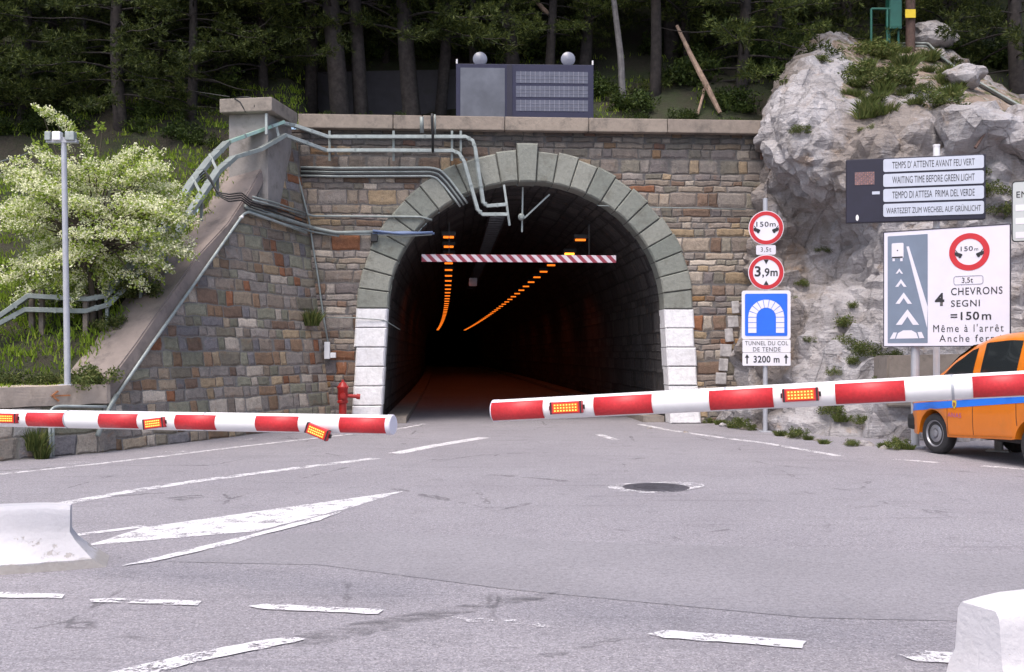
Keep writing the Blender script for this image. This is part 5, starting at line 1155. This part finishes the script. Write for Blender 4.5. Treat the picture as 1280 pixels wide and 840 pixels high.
# ------------------------------------------------------------------ height banner, camera and lamps in the arch
b0, b1 = fx(527, 324, -.45), fx(770, 322.5, -.45); zc = (b0.z + b1.z) / 2
hb = thing('height_limit_bar', 'red and white striped height limit bar hanging across the arch', 'height bar', Vector((b0.x, b0.y, zc)) * .5 + Vector((b1.x, b1.y, zc)) * .5)
bw = (b1 - b0).length; mb = MB(); mb.box((0, 0, 0), (bw, .04, .17), bev=.008); o = mb.build('striped_bar', M['hazard'], hb, local=True); hb.rotation_euler = (0, 0, TA)
for k in (-.36, .36):
    mb = MB(); u = bw * k; mb.tube([(u, 0, .08), (u, 0, 4.62 - zc + (.0))], .01, 6); mb.build('hanger', M['dark'], hb, local=True)
c = fx(651.5, 272, -.3); cm = thing('camera_bracket', 'camera on a steel bracket hanging from the crown of the arch', 'camera', c)
mb = MB(); mb.bar([fx(653.5, 234, -.3), fx(652.5, 290, -.3)], .035, .035, up=(0, 1, 0)); mb.bar([fx(687, 243, -.3), fx(655, 273, -.3)], .035, .035, up=(0, 1, 0)); mb.build('bracket', M['galv_light'], cm)
mb = MB(); mb.lathe([(.0, -.1), (.06, -.1), (.075, -.06), (.075, .08), (.04, .1), (0, .1)], 16, c + Vector((0, -.08, 0)), Matrix.Rotation(R(90), 3, 'X')); mb.build('camera_head', M['galv'], cm)
# ladder tray along the vault
lad = thing('ladder_tray', 'ladder shaped cable tray running deep into the tunnel below the vault', 'cable tray', tun(-.62, 4.85, .8))
mb = MB()
for sg in (-.2, .2): mb.bar([tun(-.62 + sg, 4.85, d) for d in (.6, 5, 10, 20, 30)], .03, .08)
mb.build('rail', M['dark'], lad); mb = MB()
for k in range(60): d = .8 + k * .45; mb.bar([tun(-.82, 4.85, d), tun(-.42, 4.85, d)], .05, .04, up=(0, 0, 1))
mb.build('rungs', mat('dull_rungs', (.1, .1, .11), .6, .2), lad)['kind'] = 'stuff'
c = tun(-1.0, 3.9, 9.5); sg_ = thing('tunnel_sign', 'small pale sign hanging inside the tunnel right of the left lamp row', 'sign', c)
mb = MB(); mb.box(c, (.26, .03, .26), Matrix.Rotation(TA, 3, 'Z'), bev=.005); mb.build('plate', M['strip'], sg_); mb = MB(); mb.tube([c + Vector((0, 0, .12)), tun(-1.0, 4.95, 9.5)], .012, 6); mb.build('hanger', M['dark'], sg_)
# orange ceiling lamps
def lamp(u, z, d, w, label, near, glow):
    c = tun(u, z, d); e = thing('tunnel_lamp', label, 'tunnel lamp', c, TA, 'orange lamps along the tunnel vault')
    roll = Matrix.Rotation(0, 3, 'Y')
    if near:
        mb = MB(); mb.box((0, 0, .08), (w + .06, .3, .11), roll, bev=.02); mb.build('housing', M['dark'], e, local=True)
        mb = MB(); mb.box((0, 0, 0), (w * .85, .1, .042), roll); mb.build('diffuser', glow, e, local=True)
    return e
R_D = [2.3, 4.6] + [9.5 + 2.55 * k for k in range(36)]; L_D = [1.9, 4.1, 6.4] + [9.0 + 2.55 * k for k in range(36)]
proto = {}
for u, ds_, sd_ in ((1.52, R_D, 'right'), (-1.78, L_D, 'left')):
    for k, d in enumerate(ds_):
        nearl = 'nearest dark housed orange lamp of the %s row under the vault' % sd_ if k == 0 else ('bright glowing amber lamp, second in the right row behind the striped bar' if (k == 1 and sd_ == 'right') else 'small orange lamp further along the %s row inside the tunnel' % sd_)
        z = 4.45
        if k < 2 or k == 2: lamp(u, z - (.12 if k == 1 and sd_ == 'right' else 0), d, .3, nearl, True, M['lampbright'] if (k == 1 and sd_ == 'right') else M['lampglow']); continue
        if sd_ not in proto:
            e = lamp(u, z, d, .3, nearl, True, M['lampglow']); proto[sd_] = e
        else: copy_tree(proto[sd_], tun(u, z, d), TA)
        if k % 3 == 0 and d < 95:
            ld = bpy.data.lights.new('tunnel_light', 'SPOT'); ld.spot_size = R(150); ld.spot_blend = 1; ld.energy = 36 * max(.04, 1 - d / 62); ld.color = (1, .17, .05); ld.shadow_soft_size = .12; lo = bpy.data.objects.new('tunnel_light', ld); C.objects.link(lo); lo.location = tun(u, z - .2, d)
# ------------------------------------------------------------------ cabinet, rail and post on top of the outcrop
gb = P(1117, 45, 26.2); gb.z = hill_z(gb.x, gb.y); cb_ = thing('utility_cabinet', 'dark green metal cabinet on legs on top of the outcrop', 'cabinet', gb)
zb, zt = P(1117, 38, 26.2).z, P(1117, -14, 26.2).z
mb = MB(); mb.box((gb.x, gb.y, (zb + zt) / 2), (.32, .3, zt - zb), bev=.015); mb.build('case', M['vangreen'], cb_); mb = MB(); mb.box((gb.x, gb.y - .155, (zb + zt) / 2), (.27, .012, zt - zb - .1)); mb.build('door', M['vangreen'], cb_)
for sg in (-.12, .12): mb = MB(); mb.bar([(gb.x + sg, gb.y, gb.z - .2), (gb.x + sg, gb.y, zb)], .05, .05, up=(0, 1, 0)); mb.build('leg', M['vangreen'], cb_)
a = P(1089, 52, 26.0); rl = thing('green_rail', 'thin green metal rail left of the green cabinet on the outcrop', 'rail', a); z1 = P(1089, 11, 26).z
for px in (1089, 1109): q = P(px, 52, 26); mb = MB(); mb.tube([(q.x, q.y, q.z - .4), (q.x, q.y, z1)], .03, 8); mb.build('upright', M['vangreen'], rl)
q = P(1112, 11, 26); mb = MB(); mb.tube([(a.x, a.y, z1), (q.x, q.y, z1)], .03, 8); mb.build('crossbar', M['vangreen'], rl)
a = P(1138, 50, 26.1); yp = thing('marker_post', 'brown wooden post with a yellow plate beside the green cabinet', 'post', a); mb = MB(); mb.tube([a + Vector((0, 0, -.5)), P(1138, -40, 26.1)], .12, 12); mb.build('post', M['brownpost'], yp)
mb = MB(); mb.box(P(1138, 17, 25.93), (.27, .02, .22), bev=.005); mb.build('plate', M['yellow'], yp)
# bare stick on the rock and dead snags
mb = MB(); mb.tube([P(1219, 185, 19.6), P(1232, 165, 19.7), P(1250, 136, 19.9)], [.03, .025, .012], 6); tag(mb.build('dead_branch', M['brownpost'], base=P(1219, 185, 19.6)), 'thin dark bare stick leaning on the rock behind the message board', 'branch')
mb = MB(); mb.tube([P(900, 141, 24.0), P(882, 105, 24.2), P(864, 70, 24.4), P(846, 32, 24.6)], [.05, .075, .06, .04], 8); mb.tube([P(872, 143, 24.0), P(879, 118, 24.2), P(880, 104, 24.2)], [.03, .035, .02], 6); tag(mb.build('leaning_snag', M['deadwood'], base=P(900, 141, 24)), 'bare reddish dead trunk leaning left of the outcrop above the coping', 'dead tree')
mb = MB(); mb.tube([P(660, -10, 25.5), P(680, 12, 25.5), P(700, 30, 25.4)], [.05, .06, .03], 7); tag(mb.build('leaning_snag', M['deadwood'], base=P(680, 12, 25.5)), 'broken brown trunk leaning at the top above the display panel', 'dead tree')
mb = MB(); mb.tube([P(779, 135, 24.4), P(776, 70, 24.5), P(766, -10, 24.6), P(762, -60, 24.6)], [.09, .08, .065, .06], 8); tag(mb.build('bare_tree', mat('pale_grey_trunk', (.12, .115, .12), .85, 0, .3, 8, .4), base=P(779, 140, 24.4)), 'slim bare grey trunk right of the display panel', 'tree trunk')

# ------------------------------------------------------------------ foliage meshes
def quads_mesh(name, vs, fs, mats, mi=None):
    me = bpy.data.meshes.new(name); me.from_pydata(vs, [], fs)
    for m in (mats if isinstance(mats, (list, tuple)) else [mats]): me.materials.append(m)
    if mi: me.polygons.foreach_set('material_index', mi)
    me.update(); return me
def rvec(rg): 
    while True:
        v = Vector((rg.uniform(-1, 1), rg.uniform(-1, 1), rg.uniform(-1, 1)))
        if .05 < v.length < 1: return v.normalized()
def add_leaf(vs, fs, p, d, nrm, l, w):
    d = d.normalized(); s = d.cross(nrm); s = s.normalized() if s.length > 1e-3 else Vector((1, 0, 0)); b = len(vs)
    vs += [tuple(p), tuple(p + d * l * .5 + s * w * .5), tuple(p + d * l), tuple(p + d * l * .5 - s * w * .5)]; fs.append((b, b + 1, b + 2, b + 3))
def pine_meshes(seed, clear=0.0):                    # clear: height of the bare trunk
    rg = random.Random(seed); H = rg.uniform(12, 15); mb = MB(); lean = Vector((rg.uniform(-.05, .05), rg.uniform(-.05, .05), 0))
    spine = [Vector((lean.x * h + .12 * math.sin(h * .6 + seed), lean.y * h + .1 * math.cos(h * .5 + seed), h)) for h in [-.6 + H * k / 14 for k in range(15)]]
    r0 = rg.uniform(.15, .24)
    mb.tube(spine, [r0 * (1.25 if k == 0 else 1) * (1 - .82 * k / 14) for k in range(15)], 9)
    cv, cf = [], []
    def spine_at(h): k = max(0, min(13, (h + .6) / H * 14)); i = min(int(k), 13); return spine[i].lerp(spine[i + 1], k - i)
    h = rg.uniform(.35, .8) + clear
    while h < H - .4:
        nb = rg.randint(2, 4); a0 = rg.uniform(0, 6.28)
        for b_ in range(nb):
            a = a0 + b_ * 6.28 / nb + rg.uniform(-.5, .5); frac = h / H; L = (3.3 - 2.5 * frac) * rg.uniform(.65, 1.15); dead = h < 4 and rg.random() < .22
            p = spine_at(h); d = Vector((math.cos(a), math.sin(a), rg.uniform(.0, .35) + .25 * frac)); pts = [p.copy()]; q = p.copy(); nseg = 7
            for s_ in range(nseg):
                d.z += (-.13 if s_ < 4 else .1); d += Vector((rg.uniform(-.1, .1), rg.uniform(-.1, .1), 0)); q = q + d.normalized() * L / nseg; pts.append(q.copy())
            mb.tube(pts, [.023 * (1 - .8 * s_ / nseg) * (.6 + L / 4) for s_ in range(nseg + 1)], 5, cap=False)
            if dead: continue
            ntw = int(L * 11)
            for tw in range(ntw):
                f = rg.uniform(.2, 1.0); i = min(int(f * nseg), nseg - 1); c = pts[i].lerp(pts[i + 1], f * nseg - i)
                side = Vector((-d.y, d.x, 0)).normalized() * rg.choice((-1, 1)); tdir = (d.normalized() * .6 + side * rg.uniform(.3, 1) + Vector((0, 0, rg.uniform(-.45, .55)))).normalized(); tl = rg.uniform(.2, .7) * (1.15 - f * .5)
                nt = max(2, int(tl * 7))
                for ti in range(nt):
                    tp = c + tdir * tl * (ti + 1) / nt
                    for nd in range(13):
                        nd_d = (tdir * .7 + rvec(rg) * .9 + Vector((0, 0, .25))).normalized(); add_leaf(cv, cf, tp, nd_d, rvec(rg), rg.uniform(.11, .19), .024)
        h += rg.uniform(.26, .5)
    tm = bpy.data.meshes.new('trunk'); tm.from_pydata([tuple(v) for v in mb.v], [], mb.f); tm.materials.append(M['bark']); tm.polygons.foreach_set('use_smooth', [True] * len(tm.polygons))
    return tm, quads_mesh('crown', cv, cf, M['needle'])
pines = [pine_meshes(s) for s in (1, 2, 3, 4)] + [pine_meshes(5, 2.0), pine_meshes(6, 2.5)]
def pine(px, y, var, rot, sc, label):
    x = (px - CX) / F * y; z = hill_z(x, y) - .1; e = thing('pine_tree', label, 'pine tree', (x, y, z), rot, 'pines on the slope above the portal'); e.scale = (sc, sc, sc)
    for nm, me in zip(('trunk', 'crown'), pines[var]):
        o = bpy.data.objects.new(nm, me); C.objects.link(o); o.parent = e
    return e
BACK = 'dark green pine standing further up the slope behind the front row of trunks'
front = [(70, 25.0, 4, .3, 1, 'dark trunked pine above the white flowering tree at the far left'), (104, 26.2, 1, 1.3, 1.05, 'pine right of the leftmost trunk above the flowering tree'),
 (-30, 23.5, 2, 2.1, 1, 'pine at the left edge with low boughs over the bank'), (205, 25.2, 3, .8, 1, 'pine with dense low boughs left of the stone pier'), (290, 24.6, 0, 2.6, .95, 'pine with low boughs right behind the pier slab'),
 (420, 24.3, 4, 3.3, 1.1, 'thick trunked pine, left one of the pair in front of the grey retaining wall'), (447, 24.7, 5, 4.4, 1.15, 'thick trunked pine, right one of the pair in front of the grey retaining wall'), (384, 24.9, 5, 5.1, 1, 'pine with a crooked trunk left of the trunk pair by the retaining wall'),
 (517, 24.7, 4, 2.0, 1.05, 'pine with a straight trunk at the right end of the grey retaining wall'), (548, 25.2, 5, .2, 1, 'slim pine just left of the display panel'), (563, 26.4, 4, 2.9, 1, 'slim pine behind the left edge of the display panel'),
 (640, 25.8, 4, 1.9, 1, 'pine behind the middle of the display panel'), (728, 26.0, 5, 5.6, 1, 'pine behind the right end of the display panel'), (815, 25.0, 5, 4.9, .9, 'pine between the bare grey trunk and the leaning dead trunk'),
 (835, 27.0, 2, .9, 1.05, 'pine behind the leaning dead trunk, left of its top'), (925, 25.2, 3, 3.7, 1, 'dark pine right beside the left shoulder of the outcrop'), (970, 27.5, 0, 1.1, 1, 'pine rising behind the summit of the outcrop'),
 (1190, 28.5, 1, 2.2, 1, 'pine with a dark trunk right of the yellow plate post'), (1275, 26.0, 2, 5.0, 1, 'pine at the right edge above the grey pipes'), (1062, 28.8, 3, .5, 1, 'pine left of the green cabinet on the outcrop')]
front += [(-70, 22.6, 3, 1.7, .8, 'low boughed pine cut by the left edge above the bank'), (30, 22.9, 1, 2.9, .75, 'young pine whose boughs hang just above the top sprig of the flowering tree'), (150, 22.8, 2, .4, .8, 'young pine right of the flowering tree top with boughs to the ground'), (240, 23.0, 0, 1.6, .75, 'young pine just left of the pier slab with boughs to the ground'), (335, 24.4, 1, 3.9, .8, 'young pine right behind the slab of the pier'), (485, 26.2, 5, 1.1, .62, 'slim pine trunk between the trunk pair and the straight trunk'), (596, 25.4, 5, 2.7, .6, 'slim pine trunk rising just behind the left lamp of the display panel'), (690, 25.2, 4, .6, .6, 'slim pine trunk rising behind the slatted rows of the display panel'), (860, 26.4, 5, 3.1, .65, 'slim pine trunk just right of the leaning dead trunk')]
for a in front: pine(*a)
rg = random.Random(5)
for k in range(34):
    px = -90 + k * 43 + rg.uniform(-18, 18); y = rg.choice((28.5, 30, 31.5, 33)) + rg.uniform(-.6, .6)
    if 1080 < px < 1180: y = 33
    pine(px, y, k % 4, rg.uniform(0, 6), rg.uniform(.85, 1.15), BACK)
def bush_mesh(seed, n, rx, ry, rz, l, w, m):
    rg = random.Random(seed); vs, fs = [], []; cl = [Vector((rg.gauss(0, .45) * rx, rg.gauss(0, .45) * ry, abs(rg.gauss(.45, .3)) * rz)) for _ in range(16)]
    for _ in range(n):
        c = rg.choice(cl); o = rvec(rg) * rg.random() ** .5 * .36; p = c + Vector((o.x * rx, o.y * ry, o.z * rz)); p.z = max(.02, p.z)
        add_leaf(vs, fs, p, (rvec(rg) + Vector((0, 0, .5))), rvec(rg), l * rg.uniform(.6, 1.2), w * rg.uniform(.7, 1.2))
    for c in cl[:8]: 
        b = len(vs); vs += [(0, 0, -.05), (.015, 0, -.05), tuple(c)]; fs.append((b, b + 1, b + 2))
    return quads_mesh('bush', vs, fs, m)
def tuft_mesh(seed, n, r, h, m):
    rg = random.Random(seed); vs, fs = [], []
    for _ in range(n):
        a = rg.uniform(0, 6.28); rr = r * rg.random() ** .6; p = Vector((math.cos(a) * rr, math.sin(a) * rr, -.03)); d = Vector((math.cos(a) * .5 * rr / r + rg.gauss(0, .25), math.sin(a) * .5 * rr / r + rg.gauss(0, .25), 1)).normalized(); L = h * rg.uniform(.45, 1.1); s_ = rvec(rg).cross(d).normalized() * .012
        b = len(vs); bend = Vector((d.x, d.y, -.4)) * L * .3; vs += [tuple(p - s_), tuple(p + s_), tuple(p + d * L * .6 + s_ * .7), tuple(p + d * L + bend), tuple(p + d * L * .6 - s_ * .7)]; fs.append((b, b + 1, b + 2, b + 3, b + 4))
    return quads_mesh('tuft', vs, fs, m)
bushes = [bush_mesh(s, 1500, .8, .7, .75, .12, .06, M['bush']) for s in (1, 2, 3)]
shrubs = [bush_mesh(s, 1900, .42, .4, .38, .06, .03, M['weed']) for s in (11, 12, 13)]
tufts = [tuft_mesh(s, 260, .22, .36, M['weed']) for s in (21, 22, 23)]; gtufts = [tuft_mesh(s, 200, .2, .4, M['grass']) for s in (31, 32)]
def put(name, me, loc, sc, rot, label, cat, grp):
    o = bpy.data.objects.new(name, me); C.objects.link(o); o.location = loc; o.scale = sc if isinstance(sc, tuple) else (sc,) * 3; o.rotation_euler = (0, 0, rot); return tag(o, label, cat, grp)
# dark undergrowth between the trunks
for k in range(64):
    px = -60 + k * 21 + rg.uniform(-10, 10); y = rg.choice((24.4, 25.5, 26.8, 28.2)) + rg.uniform(-.4, .4)
    if 375 < px < 590: y = max(y, 26.4)
    if px > 985: y = max(y, 27.5)
    x = (px - CX) / F * y; put('undergrowth_bush', bushes[k % 3], (x, y, hill_z(x, y) - .1), rg.uniform(.6, 1.15), rg.uniform(0, 6), 'dark leafy bush growing between the pine trunks on the slope', 'bush', 'undergrowth bushes between the pines')
for px, y, s, lab in ((410, 23.6, .55, 'green bush growing close behind the coping left of the trunk pair'), (455, 23.7, .6, 'broad green bush behind the coping below the grey retaining wall'), (388, 23.4, .42, 'small green bush beside the right side of the pier slab'), (500, 23.5, .45, 'green bush behind the coping left of the straps'), (545, 23.6, .35, 'small bush touching the left edge of the display panel'),
                      (800, 23.8, .45, 'low green bush behind the coping right of the display panel'), (860, 23.9, .5, 'low green bush at the foot of the leaning dead trunk'), (920, 23.7, .45, 'low green bush at the right end of the coping')):
    x = (px - CX) / F * y; put('coping_bush', bushes[int(px) % 3], (x, y, hill_z(x, y) - .1), s, px * .1, lab, 'bush', 'bushes behind the coping')
for k in range(26):
    px = -70 + k * 14 + rg.uniform(-8, 8); y = rg.uniform(22.2, 24.2); x = (px - CX) / F * y
    if x > -5.6: continue
    put('undergrowth_bush', bushes[k % 3], (x, y, hill_z(x, y) - .12), rg.uniform(.35, .7), rg.uniform(0, 6), 'dark leafy bush growing between the pine trunks on the slope', 'bush', 'undergrowth bushes between the pines')
# rock plants
dg = bpy.context.evaluated_depsgraph_get(); dg.update()
def on_rock(px, py):
    d = (P(px, py, 1) - Vector((0, 0, EYE))).normalized(); o = Vector((0, 0, EYE)) - rock.location
    ok, loc, n, _ = rock.ray_cast(o, d); return (loc + rock.location if ok else P(px, py, 22)), n
for k, (px, py, s, ln) in enumerate(((1028, 76, .6, 'wide'), (1090, 72, 1.5, 'dark'), (1072, 92, .9, ''), (1112, 105, 1.2, ''), (1075, 108, .7, ''), (1165, 135, 1.1, ''), (1102, 126, .6, ''), (1140, 90, .5, ''), (1155, 112, .6, ''), (1178, 100, .6, ''), (1190, 78, .5, ''), (1120, 78, .5, ''), (1150, 72, .5, ''))):
    loc, n = on_rock(px, py); put('rock_shrub', shrubs[k % 3], loc - Vector((0, 0, .08)), (s * 1.25, s * 1.25, s * .9), k, ['olive green cushion shrub on the earth top of the outcrop', 'low cushion shrub perched on the bare left summit of the outcrop', 'widest dark cushion shrub near the top of the outcrop below the green rail'][1 if k == 0 else 2 if k == 1 else 0], 'shrub', 'cushion shrubs on top of the outcrop')
for k, (px, py, s) in enumerate(((1085, 62, .7), (1130, 66, .6), (1160, 90, .6), (1130, 118, .6), (1185, 118, .7), (1205, 140, .7), (1100, 90, .5), (1144, 130, .6), (1060, 118, .5), (1200, 110, .6), (1168, 75, .6), (1112, 90, .5))):
    loc, n = on_rock(px, py); put('grass_tuft', tufts[k % 3], loc, s, k, 'tuft of dry grass on the earth top of the outcrop', 'grass tuft', 'grass tufts on top of the outcrop')
for k, (px, py, s, lab) in enumerate(((1055, 405, .85, 'round green shrub in the cleft of the rock between the two sign posts'), (1030, 310, .45, 'small shrub on the rock face right of the round signs'), (1003, 352, .45, 'small shrub on the rock right of the blue tunnel sign'), (1068, 380, .5, 'shrub just above the round shrub in the rock cleft'), (1240, 240, .9, 'yellow green grassy shrub on the rock right of the message board'), (1255, 265, .8, 'grassy shrub on the rock below the yellow green one by the right sign'), (1070, 450, .6, 'shrub on the lower rock slope left of the large sign'), (1048, 463, .5, 'low plant on the scree right of the tunnel sign'), (1120, 442, .5, 'shrub on top of the scree at the concrete block'), (1100, 470, .4, 'small plant beside the concrete block'), (1060, 425, .6, 'leafy plant just under the round shrub in the rock cleft'), (1080, 438, .8, 'grassy plant running down the scree left of the large sign'), (985, 372, .4, 'small plant right beside the top of the blue tunnel sign'), (1225, 215, .7, 'shrub on the rock against the right end of the message board'), (1000, 160, .5, 'small shrub on the shoulder of the outcrop above the overhang'), (1082, 160, .45, 'small plant under the earth top left of the white post head'), (1035, 485, .5, 'low weed on the scree just above the barrier arm, left of its second lamp'), (1012, 420, .35, 'tiny plant on the rock close to the right edge of the tunnel sign'))):
    loc, n = on_rock(px, py); put('cliff_shrub', shrubs[k % 3], loc - n * .02 - Vector((0, 0, .12)), s, k * 2.0, lab, 'shrub', 'shrubs on the rock face')
for k in range(26):
    px, py = rg.uniform(1065, 1215), rg.uniform(62, 150)
    if py < 62 + (px - 1160) * 1.1: continue
    loc, n = on_rock(px, py); put('grass_tuft', tufts[k % 3], loc, rg.uniform(.5, 1.1), k, 'tuft of dry grass on the earth top of the outcrop', 'grass tuft', 'grass tufts on top of the outcrop')
# weeds along the foot of rock and wall
for k, (px, py, s) in enumerate(((900, 531, .5), (926, 536, .6), (916, 535, .4), (938, 538, .35), (976, 545, .45), (996, 548, .5), (1010, 550, .35), (1046, 520, .8), (1052, 526, .6), (1075, 530, .45), (1030, 555, .35), (1065, 558, .3), (1105, 560, .4), (1120, 562, .5), (1135, 562, .4), (884, 529, .35))):
    loc = G(px, py) if py > 528 and py not in (530,) else on_rock(px, py)[0]; put('roadside_weed', shrubs[k % 3] if k % 2 else tufts[k % 3], loc, s, k, 'green weed growing at the foot of the rock by the road', 'weed', 'weeds at the foot of the rock')
for k, (px, py, s, lab) in enumerate(((45, 560, 1.0, 'tall green weed growing out of the low wall beside the conduit'), (52, 572, .8, 'green weed at the foot of the low wall below the conduit'))):
    put('wall_weed', tufts[k], P(px, py, 15.2), (s * .6, s * .6, s * 1.2), k, lab, 'weed', None)
loc = W_(389, 405, .06); o = put('wall_tuft', tufts[1], loc, (.75, .75, 1.3), 0, 'green grass tuft growing from the wing wall near its right edge', 'grass tuft', None)
# grass of the left bank and of the right slope
vs, fs = [], []
def blades(x, y, z, n, h):
    for _ in range(n):
        px_, py_ = x + rg.gauss(0, .1), y + rg.gauss(0, .1); L = h * rg.uniform(.5, 1.3); d = Vector((rg.gauss(0, .3), rg.gauss(0, .3) - .12, 1)).normalized(); a = rg.uniform(0, 3.14); s_ = Vector((math.cos(a), math.sin(a), 0)) * .014; p = Vector((px_, py_, z - .03)); b = len(vs)
        vs.extend([tuple(p - s_), tuple(p + s_), tuple(p + d * L * .6 + s_ * .6), tuple(p + d * L + Vector((d.x, d.y, -.3)) * L * .35), tuple(p + d * L * .6 - s_ * .6)]); fs.append((b, b + 1, b + 2, b + 3, b + 4))
for _ in range(10500):
    y = 14.2 + 10.2 * rg.random() ** 1.35; x = rg.uniform(-17.5, -4.6)
    if (x < -.58 * y and rg.random() < .6) or not inside(x, y): continue
    if (y > 21.8 and rg.random() < .5) or (noise.noise(Vector((x * .8, y * .8, 9))) < -.28 and y > 17): continue
    blades(x, y, hill_z(x, y), 9, .17 if y < 18.5 else .13)
for _ in range(1500):
    x, y = rg.uniform(-13, 16), rg.uniform(23.2, 27)
    if noise.noise(Vector((x * .6, y * .6, 4))) < 0 and x < 9.5: continue
    blades(x, y, hill_z(x, y), 7, .13)
o = bpy.data.objects.new('bank_grass', quads_mesh('bank_grass', vs, fs, M['grass'])); C.objects.link(o); tag(o, kind='stuff')
for k, (px, y, s, lab) in enumerate(((20, 16.2, .6, 'leafy weed clump on the grass bank at the left edge'), (110, 16.1, .75, 'bluish green weed clump on the bank right of the mast'), (62, 16.3, .5, 'weed clump on the bank just left of the mast'), (140, 17.6, .5, 'leafy clump beside the slanting cap below the trays'), (175, 18.2, .8, 'leafy clump under the trays where the slanting cap begins to steepen'), (112, 16.6, .4, 'small clump at the lower end of the slanting cap'))):
    x = (px - CX) / F * y; put('bank_weed', shrubs[k % 3], (x, y, hill_z(x, y)), (s * 1.5, s * 1.5, s * 1.4), k, lab, 'weed', 'weed clumps on the grass bank')

# ------------------------------------------------------------------ hawthorn in blossom
HY_ = 17.6; hb_ = P(115, 388, HY_); hb_.z = hill_z(hb_.x, HY_) - .1
haw = thing('hawthorn_tree', 'hawthorn tree covered in white blossom on the grass bank behind the mast', 'flowering tree', hb_)
rg = random.Random(12); mb = MB(); lv, lf, bv, bf = [], [], [], []
c0 = P(122, 275, HY_); top_ = P(112, 340, HY_)
mb.tube([hb_, hb_.lerp(top_, .5) + Vector((.04, 0, 0)), top_], [.075, .06, .05], 8); mb.tube([hb_ + Vector((.12, .1, 0)), P(122, 345, HY_ + .1), P(130, 320, HY_)], [.05, .04, .035], 7)
sprays = []
for k in range(140):                                 # outline of the crown: lopsided, tiered, with gaps
    a, rr = rg.uniform(0, 6.28), rg.random() ** .5; px = 118 + math.cos(a) * 112 * rr; py = 282 + math.sin(a) * 92 * rr
    if py > 350 and abs(px - 150) < 45: continue
    if px > 195 and py < 215: continue
    if px < 35 and 285 < py < 320: continue
    sprays.append((px, py, HY_ + rg.uniform(-1.1, 1.1) * math.sqrt(max(.05, 1 - rr * rr)), rg.uniform(.26, .46)))
for q in ((52, 140, .2), (68, 145, .24), (82, 155, .27), (98, 170, .3), (108, 185, .32), (56, 185, .25), (75, 178, .3), (12, 212, .22), (30, 203, .26), (50, 192, .3), (190, 192, .22), (205, 240, .32), (225, 252, .3), (236, 244, .22), (180, 208, .3), (160, 195, .3), (10, 350, .36), (35, 365, .36), (25, 330, .34), (60, 352, .36), (90, 350, .3), (200, 300, .34), (222, 290, .2), (190, 342, .26), (128, 158, .1), (120, 162, .12)):
    sprays.append((q[0], q[1], HY_ + rg.uniform(-.3, .3), q[2] * .95))
for (px, py, y, s) in sprays:
    c = P(px, py, y); base = top_.lerp(c0, rg.uniform(.1, .9)); mid = base.lerp(c, .55) + Vector((0, 0, .12)); mb.tube([base, mid, c], [.022, .014, .005], 4, cap=False)
    out = (c - c0); out.z *= .4; out = out.normalized() if out.length > .05 else Vector((1, 0, 0)); s2 = s * 1.15; sparse = rg.random() < .18 or (px, py) in ((128, 158), (120, 162))
    for _ in range(int(s * 270)):
        o = rvec(rg) * rg.random() ** .4; p = c + out * o.x * s2 + Vector((-out.y, out.x, 0)) * o.y * s + Vector((0, 0, 1)) * (o.z * s * .42 - .22 * s * o.x * o.x); add_leaf(lv, lf, p, rvec(rg) + out * .4, rvec(rg) * .6 + Vector((0, 0, 1)), rg.uniform(.045, .085), .045)
    if sparse: continue
    for _ in range(int(s * 150)):                     # flower heads sit along the top and outside of each spray
        o = rvec(rg) * rg.random() ** .35; zz = abs(o.z) * .5 + rg.uniform(-.3, .12); p = c + out * o.x * s2 + Vector((-out.y, out.x, 0)) * o.y * s + Vector((0, 0, 1)) * (zz * s * .8 - .22 * s * o.x * o.x)
        for _ in range(7):
            q = p + rvec(rg) * .042; add_leaf(bv, bf, q, rvec(rg), (rvec(rg) + Vector((0, -.4, 1))), rg.uniform(.024, .042), .028)
mb.build('trunk', M['hawbark'], haw, smooth=True)
for nm, v_, f_, m_ in (('crown', lv, lf, M['hawleaf']), ('blossom', bv, bf, M['blossom'])):
    me = quads_mesh(nm, [tuple(Vector(p) - hb_) for p in v_], f_, m_); o = bpy.data.objects.new(nm, me); C.objects.link(o); o.parent = haw
